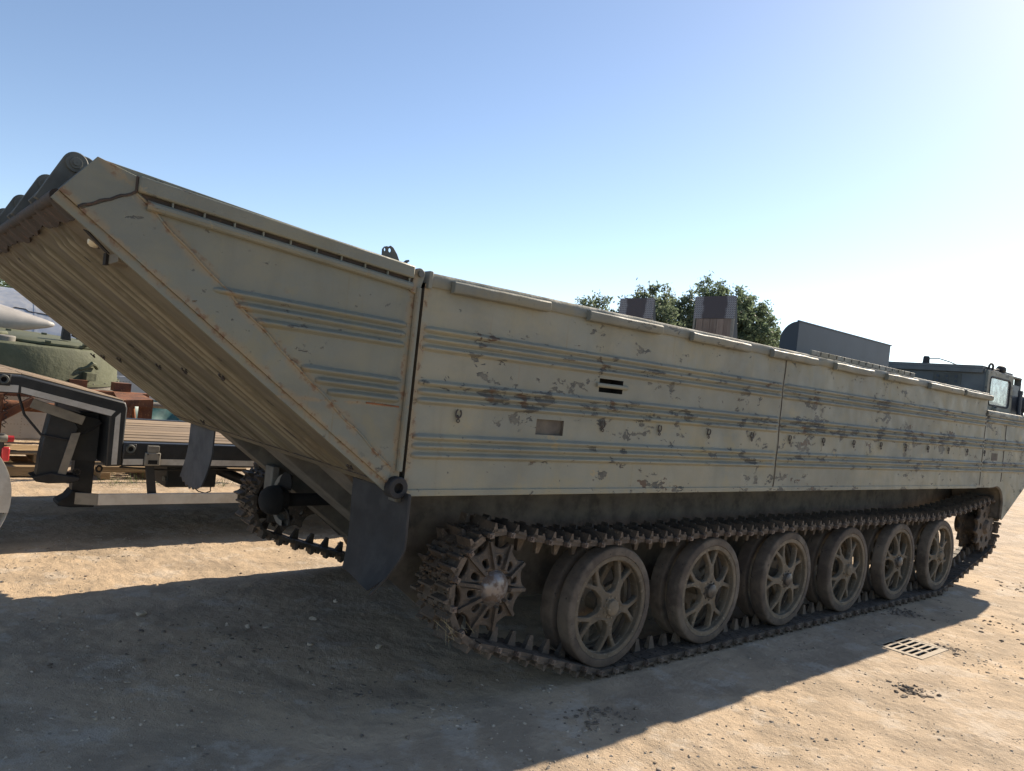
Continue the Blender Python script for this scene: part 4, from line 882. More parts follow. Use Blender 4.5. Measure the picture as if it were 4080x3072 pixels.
# axles at the back
tw = MB().lathe([(0.05, 0.06), (0.13, 0.05), (0.15, 0.0), (0.24, 0.0), (0.25, 0.03), (0.36, 0.02), (0.40, 0.05), (0.415, 0.09), (0.415, 0.20), (0.40, 0.24), (0.25, 0.25)], (0,0,0), 'y', 40).mesh('wheel', 35)
for x in (6.4, 7.5, 8.6):
    for s in (0, 1):
        obj('trailer_wheel', tw, M['rubber'], tr, Vector((x, T + TW - 0.02 if s else T + 0.02, 0.415)) - Vector(tr.location), (0, 0, math.pi if s else 0))
# folded loading ramps standing at the tail
def tread():
    t = NT('tread_plate'); X, Y, Zz = t.sep()
    cb = t.n('ShaderNodeCombineXYZ'); t.l(Y, cb.inputs[0]); t.l(Zz, cb.inputs[1])
    mp = t.n('ShaderNodeMapping'); mp.inputs['Rotation'].default_value = (0, 0, R(45)); mp.inputs['Scale'].default_value = (17, 17, 1); t.l(cb.outputs[0], mp.inputs[0])
    br = t.n('ShaderNodeTexBrick'); br.offset = 0.5; br.inputs['Scale'].default_value = 1.0; br.inputs['Mortar Size'].default_value = 0.16; br.inputs['Brick Width'].default_value = 1.0; br.inputs['Row Height'].default_value = 0.5
    t.l(mp.outputs[0], br.inputs['Vector'])
    dc = t.math('MINIMUM', t.math('ABSOLUTE', t.math('SUBTRACT', Y, 4.93)), t.math('ABSOLUTE', t.math('SUBTRACT', Y, 6.765))); worn = t.math('MULTIPLY', t.ramp(t.math('ADD', dc, t.math('MULTIPLY', t.noise(5, 3, 0.5), 0.16)), 0.30, 0.36), 1.0)
    shine = t.math('MULTIPLY', br.outputs['Fac'], worn)
    c = t.mix(shine, (0.05, 0.04, 0.045), (0.25, 0.245, 0.255))
    return t.done(c, 0.6, t.bump(br.outputs['Fac'], 0.5, 0.004), t.math('MULTIPLY', shine, 0.5))
M['tread'] = tread()
for (y0, y1) in ((4.50, 5.36), (6.33, 7.20)):
    X0 = 9.60; zs = 3.47
    rm = part('loading_ramp', MB().prism([(X0 + 0.005, 0.96), (X0 + 0.012, 3.86), (X0 + 0.05, 3.86), (X0 + 0.62, 0.96)], y0 + 0.02, y1 - 0.02), M['blackpaint'], tr)
    part('tread_panel', MB().box(X0 - 0.012, X0 + 0.004, y0, y1, zs, 3.875), M['tread'], rm, bevel=0.003)
    n = 5
    for k in range(n):
        ya = y0 + 0.05 + k*(y1 - y0 - 0.11)/n; part('ramp_board', MB().box(X0 - 0.008, X0 + 0.004, ya, ya + (y1 - y0 - 0.11)/n - 0.006, 0.97, zs - 0.003), M['oldwood'], rm, bevel=0.002)
    for s in (0, 1): part('ramp_edge', MB().box(X0 - 0.014, X0 + 0.03, y0 + 0.004 if s == 0 else y1 - 0.046, y0 + 0.046 if s == 0 else y1 - 0.004, 0.96, zs - 0.004), M['greysteel'], rm, bevel=0.003)
    part('ramp_hinge', MB().tube([(X0 + 0.06, y0 + 0.05, 0.93), (X0 + 0.06, y1 - 0.05, 0.93)], 0.04, 10), M['blackpaint'], rm)

# ================================================================ truck at the left edge
tk = thing('parked_truck', 'truck tail with white mudguard and red lamp at the left picture edge', 'truck', (-2.6, 5.9, 0))
part('wheel', MB().lathe([(0.10, 0.10), (0.26, 0.06), (0.29, 0.0), (0.42, 0.02), (0.47, 0.05), (0.49, 0.10), (0.49, 0.22), (0.46, 0.27), (0.28, 0.28)], (-1.475, 4.22, 0.49), 'y', 48), M['rubber'], tk)
part('mudguard', MB().sheet(lambda u, v: (-1.48 + (0.575)*math.cos(R(-25 + 150*u)), 4.16 + 0.42*v, 0.50 + 0.575*math.sin(R(-25 + 150*u))), 30, 4, (0, 0, 0.012)), M['white'], tk, smooth=60)
part('mudguard_side', MB().prism([(-1.48 + 0.575*math.cos(R(-12 + 150*u)), 0.50 + 0.575*math.sin(R(-12 + 150*u))) for u in np.linspace(0, 1, 24)] + [(-1.80, 0.62), (-1.2, 0.40)], 4.15, 4.162), M['white'], tk)
part('lamp_bracket', MB().box(-1.12, -0.975, 4.30, 4.34, 0.80, 1.02), M['rubber'], tk, bevel=0.01)
part('marker_lamp', MB().lathe([(0.034, -0.06), (0.036, -0.02), (0.030, 0.0)], (-0.955, 4.32, 0.975), 'x', 16), M['greysteel'], tk)
part('marker_lens', MB().lathe([(0.027, 0.0), (0.026, 0.045), (0.001, 0.05)], (-0.955, 4.32, 0.975), 'x', 16), M['red'], tk)
part('tail_lamp', MB().box(-0.99, -0.93, 4.29, 4.35, 0.785, 0.905), M['red'], tk, bevel=0.012)
part('chassis', MB().box(-4.6, -1.0, 4.95, 5.05, 0.75, 0.95).box(-4.6, -1.0, 6.75, 6.85, 0.75, 0.95), M['blackpaint'], tk)
part('cross_beam', MB().box(-1.05, -0.97, 4.3, 7.3, 0.70, 0.78), M['blackpaint'], tk)
part('coiled_air_line', MB().tube([(-0.97 + 0.013*math.cos(a) + 0.02*math.sin(a/17), 4.6 + 0.013*math.sin(a), 1.34 - 0.30*a/44) for a in np.linspace(0, 44, 130)], 0.0035, 5), M['rubber'], tk)
part('mudguard_bolt', MB().cyl((-0.93, 4.30, 0.36), (-0.90, 4.30, 0.36), 0.02, 8), M['rubber'], tk)

# ================================================================ turret on its stand
def turret_paint():
    t = NT('pale_green_armour'); n = t.noise(7, 6, 0.6); st = t.noise(5, 5, 0.6, stretch=(1, 1, 0.2))
    c = t.mix(t.ramp(n, 0.35, 0.65), (0.080, 0.088, 0.046), (0.10, 0.107, 0.06)); c = t.mix(t.math('MULTIPLY', t.ramp(st, 0.5, 0.7), 0.3), c, (0.06, 0.064, 0.04))
    return t.done(c, 0.75, t.bump(t.math('ADD', t.noise(9, 5, 0.6), t.math('MULTIPLY', t.noise(38, 3, 0.6), 0.25)), 0.7, 0.014))
M['turret'] = turret_paint()
TC = Vector((-0.35, 10.45, 0)); TR_ = 1.62
tu = thing('armoured_turret', 'pale green round armoured turret with flat roof standing on a rusty frame', 'turret', (TC.x, TC.y, 1.27))
part('turret_wall', MB().lathe([(1.56, 1.335), (1.557, 1.40), (1.535, 1.62), (1.505, 1.79), (1.49, 1.82), (1.46, 1.835), (0.0, 1.85)], (TC.x, TC.y, 0), 'z', 96), M['turret'], tu)
part('roof_hatch', MB().lathe([(0.78, 1.842), (0.80, 1.85), (0.80, 1.875), (0.79, 1.882), (0.0, 1.886)], (TC.x + 0.45, TC.y - 0.50, 0), 'z', 64), M['turret'], tu)
for k in range(10):
    a = 2*math.pi*k/10 + 0.2; part('hatch_lug', MB().obox((TC.x + 0.45 + 0.80*math.cos(a), TC.y - 0.50 + 0.80*math.sin(a), 1.895), (0.035, 0, 0), (0, 0.03, 0), (0, 0, 0.016)), M['turret'], tu, bevel=0.004)
part('vent_drum', MB().lathe([(0.13, 1.83), (0.13, 1.895), (0.12, 1.905), (0.0, 1.91)], (TC.x - 0.14, TC.y - 1.18, 0), 'z', 28), M['greysteel'], tu)
part('roof_cap', MB().lathe([(0.24, 1.84), (0.24, 1.93), (0.22, 1.95), (0.0, 1.955)], (TC.x - 0.32, TC.y - 0.95, 0), 'z', 32), M['turret'], tu)
part('red_disc', MB().lathe([(0.14, 1.954), (0.14, 1.975), (0.0, 1.978)], (TC.x - 0.34, TC.y - 0.95, 0), 'z', 24), M['rust'], tu)
part('sight_block', MB().prism([(0.28, 1.90), (0.40, 1.90), (0.37, 2.08), (0.28, 2.10)], 9.78, 9.92).cyl((0.40, 9.8, 1.99), (0.62, 9.8, 1.91), 0.02, 8), M['hook'], tu, bevel=0.006)
part('base_ring', MB().lathe([(1.56, 1.30), (1.60, 1.30), (1.60, 1.338), (1.555, 1.342)], (TC.x, TC.y, 0), 'z', 96), M['turret'], tu)
part('lower_ring', MB().lathe([(1.50, 1.18), (1.57, 1.19), (1.58, 1.295), (1.50, 1.298)], (TC.x, TC.y, 0), 'z', 96), M['greysteel'], tu)
for k in range(36):
    a = 2*math.pi*k/36; part('ring_bolt', MB().cyl((TC.x + 1.585*math.cos(a), TC.y + 1.585*math.sin(a), 1.338), (TC.x + 1.585*math.cos(a), TC.y + 1.585*math.sin(a), 1.352), 0.012, 6), M['greysteel'], tu)
bxp = Vector((0.56, 9.165, 1.46))
part('junction_box', MB().obox(bxp + Vector((0.02, -0.02, 0)), (0.075, 0.04, 0), (-0.02, 0.05, 0), (0, 0, 0.06)), M['turret'], tu, bevel=0.006)
hkx = Vector((0.52, 9.19, 1.60))
part('lifting_hook', MB().tube([hkx + Vector(p) for p in ((-0.13, -0.05, -0.03), (-0.06, -0.07, -0.045), (0.02, -0.06, -0.005), (0.07, -0.05, 0.05), (0.12, 0.0, 0.03), (0.17, 0.07, -0.02))], [0.018, 0.022, 0.028, 0.034, 0.03, 0.03], 8), M['turret'], tu)

tu.rotation_euler = (R(4.0), R(1.0), 0)
# rusty frame under the turret
rf = thing('rusty_stand', 'rusty welded steel frame carrying the green turret', 'stand', (0.5, 9.6, 0))
for (x, y) in ((-0.55, 8.9), (1.05, 9.0), (-0.9, 11.4), (1.1, 11.4)):
    part('stand_post', MB().box(x - 0.09, x + 0.09, y - 0.09, y + 0.09, 0.0, 1.10), M['rust'], rf)
part('stand_beam', MB().box(-1.5, 1.35, 8.86, 9.04, 1.02, 1.175), M['rust'], rf, bevel=0.006)
part('stand_beam', MB().box(-1.5, 1.35, 11.3, 11.5, 1.02, 1.175), M['rust'], rf, bevel=0.006)
for x in (-1.0, -0.1, 0.42, 1.0): part('spacer_block', MB().box(x - 0.11, x + 0.11, 8.95, 9.2, 1.177, 1.30), M['rust'], rf)
part('folded_plate', MB().add([(0.80, 8.30, 1.09), (1.24, 8.30, 1.13), (1.24, 8.86, 1.17), (0.86, 8.86, 1.17), (0.80, 8.30, 1.02), (1.24, 8.30, 1.02)], [(0,1,2,3),(4,5,1,0)]), M['rust'], rf)
part('bent_strut', MB().bar((0.98, 8.30, 1.05), (0.93, 8.30, 0.55), 0.05, 0.03).bar((1.0, 8.32, 1.02), (1.12, 8.45, 0.55), 0.04, 0.03), M['rust'], rf)
part('side_sheet', MB().box(1.12, 1.30, 8.45, 8.5, 0.35, 1.12), M['rust'], rf)
part('brace', MB().bar((-0.95, 8.7, 0.42), (-0.12, 8.75, 1.0), 0.10, 0.10), M['rust'], rf, bevel=0.01)
part('cross_tube', MB().cyl((-1.4, 8.8, 0.92), (0.6, 8.8, 0.88), 0.07, 14), M['rust'], rf)
part('channel_post', MB().box(-0.72, -0.50, 8.55, 8.62, 0.12, 1.06), M['rust'], rf)

# ================================================================ silver aircraft parts
def silver():
    t = NT('bare_aluminium'); n = t.noise(1.4, 5, 0.55); n2 = t.noise(9, 5, 0.6); X, Y, Zz = t.sep()
    c = t.mix(t.ramp(n, 0.35, 0.65), (0.56, 0.57, 0.58), (0.44, 0.455, 0.47)); c = t.mix(t.math('MULTIPLY', t.ramp(n2, 0.5, 0.7), 0.4), c, (0.50, 0.46, 0.40))
    return t.done(c, t.ramp(n2, 0.3, 0.7, 0.32, 0.55), t.bump(t.noise(3, 3, 0.5), 0.4, 0.02), 0.55)
M['silver'] = silver()
fu = thing('aircraft_fuselage', 'bare silver riveted aircraft fuselage lying behind the turret', 'fuselage', (0.0, 14.2, 0))
FC = (0, 14.25, 1.42); FR = 1.30
part('skin', MB().lathe([(0.7, -9.0), (1.15, -6.5), (FR, -4.0), (FR, 4.0), (1.18, 6.0), (0.9, 8.0), (0.0, 8.3)], FC, 'x', 64), M['silver'], fu, smooth=50)
for x in (-1.6, -0.28, 0.42, 1.2): part('panel_band', MB().lathe([(FR - 0.01, -0.02), (FR + 0.006, -0.018), (FR + 0.006, 0.018), (FR - 0.01, 0.02)], (x, FC[1], FC[2]), 'x', 64), M['silver'], fu)
hp = [(0.05, 2.16), (0.06, 2.31), (0.10, 2.335), (0.27, 2.325), (0.31, 2.29), (0.55, 2.275), (0.72, 2.25)]
part('hatch_outline', MB().tube([(x, FC[1] - math.sqrt(max(0, (FR + 0.004)**2 - (z - FC[2])**2)), z) for x, z in hp], 0.009, 5), M['hook'], fu)
tc = thing('tail_cone', 'pointed silver riveted cone lying in front of the aircraft fuselage', 'aircraft part', (-0.9, 12.0, 1.5))
M['palemetal'] = plain('pale_aircraft_paint', (0.33, 0.31, 0.285), 0.12, 0.55, 4)
part('cone_skin', MB().lathe([(0.0, 1.42), (0.035, 1.40), (0.07, 1.30), (0.42, -0.1), (0.65, -1.4), (0.0, -1.4)], (-0.85, 12.15, 2.08), 'x', 48), M['palemetal'], tc, smooth=50)
part('cone_cradle', MB().box(-2.0, -1.5, 11.8, 12.5, 0.0, 1.4).box(-0.5, -0.35, 11.8, 12.5, 0.0, 1.75), M['rust'], tc)
rv = MB()
for k in range(46):
    t_ = k / 45; rr = 0.11 + t_*0.52; a = R(248); rv.obox((-0.85 + 1.28 - 1.4*t_, 12.15 + (rr + .002)*math.cos(a), 2.02 + (rr + .002)*math.sin(a)*-1*0.6), (0.006, 0, 0), (0, 0.006, 0), (0, 0, 0.006))
ws = thing('wing_panel', 'flat silver riveted panel standing under the turret behind the rusty frame', 'aircraft part', (0.2, 12.3, 0))
part('panel_skin', MB().box(-1.8, 3.2, 12.30, 12.36, 0.05, 1.28), M['silver'], ws, bevel=0.01)
def rivet_rows(x0, x1, rows, cols):
    mb = MB()
    for z in rows:
        for x in np.arange(x0, x1, 0.05): mb.cyl((x, 12.302, z), (x, 12.294, z), 0.007, 6)
    for x in cols:
        for z in np.arange(0.1, 1.25, 0.05): mb.cyl((x, 12.302, z), (x, 12.294, z), 0.007, 6)
    return mb
rvp = part('rivets', rivet_rows(-1.2, 2.9, (0.30, 0.78, 1.18), (-0.52, -0.47, 0.25, 1.0, 1.05, 1.9)), M['greysteel'], ws, smooth=0); rvp['kind'] = 'stuff'

# ================================================================ timber, pallets, tarpaulin
def timber_stack(name, label, x0, x1, y0, levels, group=None):
    t = thing(name, label, 'pallet', ((x0+x1)/2, y0 + 0.5, 0))
    for k in range(levels):
        z = 0.16*k
        for x in (x0 + 0.05, (x0 + x1)/2, x1 - 0.17): part('bearer', MB().box(x, x + 0.12, y0, y0 + 0.9, z, z + 0.09), M['timber'], t, bevel=0.004)
        for j in range(6): part('slat', MB().box(x0, x1, y0 + 0.02 + 0.15*j, y0 + 0.13 + 0.15*j, z + 0.091, z + 0.118), M['timber'], t, bevel=0.003)
    return t
timber_stack('wooden_pallet', 'double stacked raw timber pallet on the ground left of the landing legs', -1.15, 0.10, 8.7, 2)
timber_stack('wooden_pallet', 'low timber pallet on the ground seen under the trailer deck', 0.62, 1.9, 8.25, 1)
tag(obj('timber_beam', MB().box(-1.4, 0.3, 8.46, 8.60, 0.0, 0.13), M['timber'], bevel=0.006), 'thick timber beam lying in front of the stacked pallet', 'beam')
tag(obj('timber_beam', MB().box(0.55, 2.6, 8.02, 8.09, 0.155, 0.205), M['timber'], bevel=0.004), 'thin timber plank resting on the low pallet', 'plank')
M['tarp'] = plain('teal_tarpaulin', (0.045, 0.13, 0.115), 0.35, 0.45, 4, dust=(0.12, 0.2, 0.18), dustamt=0.4)
def tarp_pt(u, v):
    x = 1.35 + 1.5*u; z = 0.62 + 0.48*math.sin(math.pi*min(1, v*1.1))*(1 - 0.35*u) + 0.05*math.sin(11*u + 7*v) + 0.035*math.sin(23*u - 15*v); return (x, 9.4 + 1.1*v, max(0.02, z - 0.6*abs(v - .5)))
tb = thing('covered_bundle', 'bundle under a crumpled teal tarpaulin beside the rusty frame', 'bundle', (2.1, 9.9, 0))
part('tarpaulin', MB().sheet(tarp_pt, 26, 18, (0, 0, -0.012)), M['tarp'], tb, smooth=25)
part('crate', MB().box(1.4, 2.8, 9.5, 10.4, 0.0, 0.55), M['oldwood'], tb)
tag(obj('steel_pipe', MB().cyl((1.15, 8.95, 1.02), (3.2, 9.0, 0.96), 0.045, 14), M['greysteel']), 'grey steel pipe lying across in front of the teal tarpaulin', 'pipe')

# ================================================================ drain grate
gg = thing('drain_grate', 'dusty cast iron drain grate with two rows of slots in the concrete', 'drain grate', (5.115, -0.605, 0))
M['grate'] = plain('dusty_cast_iron', (0.30, 0.245, 0.18), 0.2, 0.8, 20, dust=(0.38, 0.31, 0.22), dustamt=0.6)
gx0, gx1, gy0, gy1 = 4.862, 5.368, -0.783, -0.427
slots = []
for c in range(2):
    xa = gx0 + 0.030 + c*0.235; xb = xa + 0.205
    for r in range(6):
        ya = gy0 + 0.022 + r*0.0545; slots.append(polar_round([(xa, ya), (xb, ya), (xb, ya + 0.036), (xa, ya + 0.036)], 0.010, 3))
V, F = curve_plate([(gx0, gy0), (gx1, gy0), (gx1, gy1), (gx0, gy1)], slots, 0.003, 0.002, 1, False)
part('grate_plate', MB().add([(a, b, c - 0.006) for a, b, c in V], F), M['grate'], gg)
part('grate_frame', MB().box(gx0 - 0.03, gx0 - 0.001, gy0 - 0.03, gy1 + 0.03, -0.03, 0.001).box(gx1 + 0.001, gx1 + 0.03, gy0 - 0.03, gy1 + 0.03, -0.03, 0.001).box(gx0 - 0.001, gx1 + 0.001, gy0 - 0.03, gy0 - 0.001, -0.03, 0.0005).box(gx0 - 0.001, gx1 + 0.001, gy1 + 0.001, gy1 + 0.03, -0.03, 0.0005), M['grate'], gg)
part('drain_pit', MB().add([(gx0, gy0, -0.02), (gx1, gy0, -0.02), (gx1, gy1, -0.02), (gx0, gy1, -0.02), (gx0, gy0, -0.4), (gx1, gy0, -0.4), (gx1, gy1, -0.4), (gx0, gy1, -0.4)], [(4,5,6,7),(0,1,5,4),(1,2,6,5),(2,3,7,6),(3,0,4,7)]), M['void'], gg)

# ================================================================ stones, clods, straw on the ground
def ico():
    bm = bmesh.new(); bmesh.ops.create_icosphere(bm, subdivisions=1, radius=1.0); v = np.array([x.co[:] for x in bm.verts]); f = np.array([[w.index for w in p.verts] for p in bm.faces]); bm.free(); return v, f
IV, IF = ico()
def scatter(name, label, cat, pts, sizes, mat, flat=0.6):
    n = len(pts); V = np.repeat(IV[None], n, 0) * (0.65 + 0.7*rng.random((n, len(IV), 1)))
    an = rng.random(n)*6.28; c, s = np.cos(an), np.sin(an); st = 0.7 + 0.9*rng.random(n)
    x = V[:, :, 0]*st[:, None]; y = V[:, :, 1].copy(); V[:, :, 0] = x*c[:, None] - y*s[:, None]; V[:, :, 1] = x*s[:, None] + y*c[:, None]; V[:, :, 2] *= flat
    V *= sizes[:, None, None]
    z = ground_height(pts[:, 0], pts[:, 1]); V[:, :, 0] += pts[:, 0:1]; V[:, :, 1] += pts[:, 1:2]; V[:, :, 2] += (z + sizes*0.15)[:, None]
    F = (IF[None] + (np.arange(n)*len(IV))[:, None, None]).reshape(-1, 3)
    me = bpy.data.meshes.new(name); me.from_pydata(V.reshape(-1, 3).tolist(), [], F.tolist()); finish(me, 30)
    o = obj(name, me, mat); o['kind'] = 'stuff'; tag(o, label, cat); return o
def clumped(n, x0, x1, y0, y1, scale, thr, seed):
    P = np.stack([x0 + (x1 - x0)*rng.random(n*6), y0 + (y1 - y0)*rng.random(n*6)], -1); w = fbm(P[:, 0]*scale, P[:, 1]*scale, 3, seed); P = P[w > thr]; return P[:n]
M['pebble'] = plain('pale_gravel', (0.40, 0.33, 0.25), 0.4, 0.9, 30); M['clod'] = plain('dark_clod', (0.19, 0.15, 0.11), 0.4, 0.95, 30)
p = clumped(5500, -2.6, 6.0, -3.0, 5.5, 0.9, 0.02, 5); scatter('gravel', 'pale gravel and grit strewn over the yard', 'gravel', p, 0.004 + 0.009*rng.random(len(p))**3, M['pebble'])
p = clumped(800, -2.6, 10.0, -3.0, 6.0, 0.8, 0.10, 9); scatter('soil_clods', 'small dark clods of soil scattered on the concrete', 'soil', p, 0.004 + 0.012*rng.random(len(p))**4, M['clod'])
p = np.concatenate([np.array(c) + rng.normal(0, s, (k, 2)) for c, s, k in (((4.0, -1.05), 0.07, 70), ((5.45, -0.78), 0.06, 90), ((6.3, -0.05), 0.10, 120), ((0.6, 0.6), 0.25, 90), ((0.1, 1.7), 0.3, 90), ((1.5, -0.3), 0.10, 60), ((9.5, -0.6), 0.35, 120), ((6.9, -0.9), 0.3, 60))])
scatter('mud_crumbs', 'crumbled mud heaps dropped from the tracks', 'soil', p, 0.006 + 0.014*rng.random(len(p))**2, M['clod'])
p = np.array([(0.27, 1.9), (0.38, 1.86), (0.16, 2.0), (0.75, 1.9), (-0.3, 2.4), (-0.6, 6.9), (1.1, 2.2), (0.9, 1.2), (0.5, 1.4), (-0.9, 0.9)])
scatter('loose_stones', 'rounded loose stones lying in the shade under the stern', 'stones', p, 0.02 + 0.018*rng.random(len(p)), M['pebble'], 0.75)
def straw(name, label, centers, n, spread, L, mat, kind='stuff'):
    mb = MB()
    for c in centers:
        for k in range(n):
            x, y = c[0] + random.gauss(0, spread), c[1] + random.gauss(0, spread); a = random.random()*6.28; l = L*(0.5 + random.random()); z = c[2] if len(c) > 2 else 0.0
            mb.bar((x, y, z), (x + l*math.cos(a)*0.6, y + l*math.sin(a)*0.6, z + l*(0.2 + 0.8*random.random())), 0.003, 0.0012)
    o = obj(name, mb.mesh(name, 0), mat); o['kind'] = kind; tag(o, label, 'grass'); return o
M['grass'] = plain('weed_green', (0.10, 0.13, 0.035), 0.4, 0.8, 30); M['straw'] = plain('dry_straw', (0.36, 0.28, 0.14), 0.3, 0.85, 30)
straw('weeds', 'tufts of green weeds growing along the timber behind the trailer', [(1.0, 7.9), (1.35, 7.7), (2.1, 7.7), (0.75, 7.8), (2.5, 7.9)], 45, 0.10, 0.13, M['grass'])
st_ = MB()
for k in range(14):
    x = 0.62 + random.gauss(0, 0.07); z = 0.50 + random.gauss(0, 0.05); a = random.random()*6.28; st_.bar((x, 0.09, z), (x + 0.05*math.cos(a), 0.06 - 0.04*random.random(), z - 0.02 - 0.05*random.random()), 0.0016, 0.001)
so = part('caught_straw', st_, M['straw'], veh, smooth=0); so['kind'] = 'stuff'
# mud caked on the links round the idler
mv = []
cake_pts = []
for k in range(90):
    a = R(150 + 95*random.random()); r = IR + 0.012 + 0.02*random.random(); cake_pts.append((IC[0] + r*math.cos(a), 0.09 + 0.30*random.random(), IC[1] + r*math.sin(a)))
n = len(cake_pts); cv = np.repeat(IV[None], n, 0)*(0.6 + 0.8*rng.random((n, len(IV), 1)))*(0.005 + 0.010*rng.random(n))[:, None, None] + np.array(cake_pts)[:, None, :]
cm = bpy.data.meshes.new('caked_mud'); cm.from_pydata(cv.reshape(-1, 3).tolist(), [], (IF[None] + (np.arange(n)*len(IV))[:, None, None]).reshape(-1, 3).tolist()); finish(cm, 30)
M['mud'] = plain('caked_mud', (0.095, 0.068, 0.045), 0.4, 0.95, 25); co = part('caked_mud', cm, M['mud'], veh); co['kind'] = 'stuff'

# ================================================================ trees and far hill
def leafmat(name, a, b):
    t = NT(name); r = t.noise(0.9, 3, 0.5); c = t.mix(t.ramp(r, 0.35, 0.65), a, b); rr = t.noise(23, 2, 0.5); c = t.mix(t.math('MULTIPLY', t.ramp(rr, 0.4, 0.7), 0.5), c, tuple(v*1.5 for v in b))
    t.done(c, 0.6); tl = t.n('ShaderNodeBsdfTranslucent'); t.l(c, tl.inputs[0]); mx = t.n('ShaderNodeMixShader'); mx.inputs[0].default_value = 0.62
    t.l(t.b.outputs[0], mx.inputs[1]); t.l(tl.outputs[0], mx.inputs[2]); t.l(mx.outputs[0], t.out.inputs[0]); return t.m
M['leafA'] = leafmat('leaf_dark', (0.095, 0.135, 0.08), (0.13, 0.17, 0.105)); M['leafB'] = leafmat('leaf_pale', (0.105, 0.14, 0.085), (0.14, 0.175, 0.11)); M['bark'] = plain('bark', (0.09, 0.07, 0.05), 0.3, 0.9, 6)
def tree(name, label, base, h, blobs, nleaf, leaf, mat, seed, trunk_r=0.25):
    """blobs: (dx, dy, z, rx, rz) crown lobes; twigs carry the leaves so the outline stays loose"""
    g = np.random.default_rng(seed); t = thing(name, label, 'tree', base, 'trees beyond the yard'); B = np.array(base)
    tb_ = MB(); tb_.tube([B, B + (0.1, 0.05, h*0.3), B + (0.0, 0.1, h*0.6), B + (0.15, 0.0, h*0.85)], [trunk_r, trunk_r*0.8, trunk_r*0.5, trunk_r*0.15], 10)
    W = np.array([b[3]**2*b[4] for b in blobs]); W = W/W.sum(); tw_c = []
    for bi, b in enumerate(blobs):
        c = B + np.array(b[:3]); tb_.tube([B + (0.05, 0.05, h*0.35), (B + c)/2 + (0, 0, (h*0.2)), c], [trunk_r*0.45, trunk_r*0.3, trunk_r*0.08], 6)
        k = int(W[bi]*nleaf/46) + 4; u = g.normal(size=(k, 3)); u /= np.linalg.norm(u, axis=1)[:, None]; rr = g.random(k)**0.42*1.04
        tw_c.append(c + u*rr[:, None]*np.array([b[3], b[3], b[4]]))
    C = np.concatenate(tw_c); n = len(C)*46
    d = g.normal(size=(len(C), 3)); d[:, 2] += 0.5; d /= np.linalg.norm(d, axis=1)[:, None]
    cc = np.repeat(C, 46, 0); dd = np.repeat(d, 46, 0); s = g.random(n)*2 - 1
    P = cc + dd*(s*0.42*(0.6 + 0.8*g.random(n)))[:, None] + g.normal(0, 0.15, (n, 3))
    a = g.normal(size=(n, 3)); a /= np.linalg.norm(a, axis=1)[:, None]; b2 = np.cross(a, g.normal(size=(n, 3))); b2 /= np.linalg.norm(b2, axis=1)[:, None]
    L = leaf*(0.6 + 0.8*g.random(n))[:, None]; Wd = L*0.42
    V = np.stack([P - a*L*0.5, P + b2*Wd*0.5, P + a*L*0.5, P - b2*Wd*0.5], 1).reshape(-1, 3)
    F = np.arange(n*4).reshape(n, 4)
    me = bpy.data.meshes.new('crown'); me.vertices.add(len(V)); me.vertices.foreach_set('co', V.ravel()); me.loops.add(n*4); me.loops.foreach_set('vertex_index', F.ravel().astype(np.int32)); me.polygons.add(n); me.polygons.foreach_set('loop_start', (np.arange(n)*4).astype(np.int32)); me.polygons.foreach_set('loop_total', np.full(n, 4, np.int32)); me.update(calc_edges=True)
    part('trunk', tb_, M['bark'], t); part('crown', me, mat, t); return t
tree('leafy_tree', 'tallest broad leafy tree rising behind the right folded loading ramp', (47.5, 30.0, 0), 10.5, [(0, 0, 7.6, 3.3, 2.6), (-2.0, 0, 8.4, 2.2, 1.9), (-2.6, 0.3, 10.2, 1.3, 1.2), (1.6, 0, 8.9, 2.2, 1.5), (3.6, 0, 7.2, 2.2, 1.6), (4.0, 0.5, 5.4, 2.0, 1.8), (-0.4, 0, 9.8, 1.9, 1.2), (0.8, 0.4, 5.0, 3.6, 1.8)], 44000, 0.28, M['leafA'], 1, 0.35)
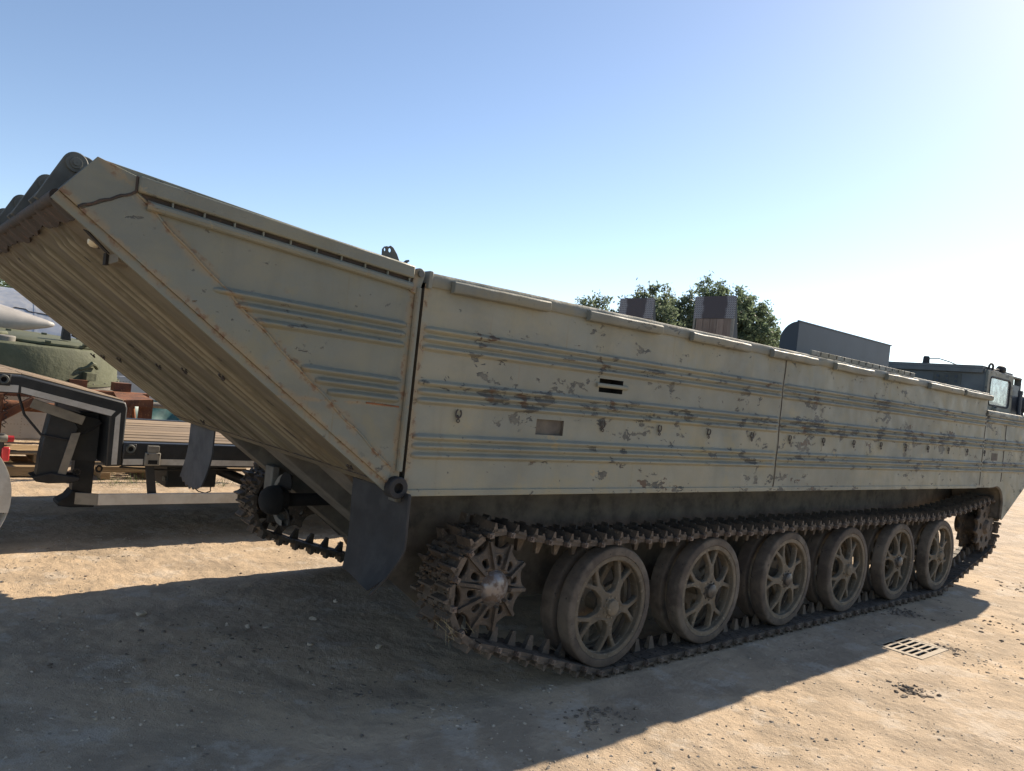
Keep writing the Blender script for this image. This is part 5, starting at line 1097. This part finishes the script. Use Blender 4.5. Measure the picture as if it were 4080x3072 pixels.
tree('leafy_tree', 'middle loose leafy tree with thin upright shoots behind the left folded ramp', (38.5, 30.5, 0), 9.0, [(0, 0, 6.6, 2.4, 2.2), (2.6, 0.2, 7.4, 2.0, 2.0), (-2.2, 0, 6.6, 1.8, 1.5), (1.0, 0, 8.8, 1.0, 1.0), (-0.8, 0, 8.6, 0.6, 1.1), (3.4, 0, 8.7, 1.2, 0.9), (-2.4, 0, 8.0, 0.4, 0.9), (0.4, 0, 5.0, 3.0, 1.5), (0.2, 0.2, 9.6, 0.25, 0.6), (4.6, 0.2, 6.6, 2.0, 1.9), (-3.6, 0.2, 6.2, 1.5, 1.4)], 30000, 0.26, M['leafB'], 2)
tree('slender_tree', 'slender upright tree tips at the left end of the tree row', (33.2, 31.0, 0), 8.0, [(-0.5, 0, 6.6, 0.7, 1.5), (0.9, 0, 6.8, 0.7, 1.5), (-1.5, 0.2, 6.0, 0.6, 1.3), (1.9, 0, 6.3, 0.9, 1.2), (0.3, 0, 5.2, 2.2, 1.2)], 13000, 0.24, M['leafB'], 3, 0.18)
tree('shaded_tree', 'leafy tree glimpsed past the stern above the silver fuselage', (0.6, 30.0, 0), 5.5, [(0, 0, 3.6, 1.6, 1.4), (1.0, 0.3, 3.0, 1.2, 1.0), (-1.6, 0, 4.0, 1.6, 1.3)], 7000, 0.2, M['leafA'], 4, 0.2)
tag(obj('wooden_shed', MB().box(1.15, 2.6, 22.0, 22.3, 0.0, 3.35).box(1.10, 2.65, 21.97, 22.33, 3.35, 3.45), M['oldwood'], bevel=0.01), 'dark wooden shed side behind the silver fuselage at the left edge', 'shed')
def hill():
    def fn(u, v):
        x = 330 + 500*u; y = 120 + 420*v; r = math.sin(math.pi*v)**0.8; z = (58*(1 - 0.55*abs(u - 0.30)*1.6) + 6*math.sin(17*u) + 3*math.sin(41*u + 5*v))*r - 1.0; return (x, y, z)
    o = obj('hill', MB().sheet(fn, 60, 24).mesh('hill', 60), plain('wooded_hill', (0.075, 0.12, 0.085), 0.3, 0.95, 0.05)); o['kind'] = 'structure'
hill()
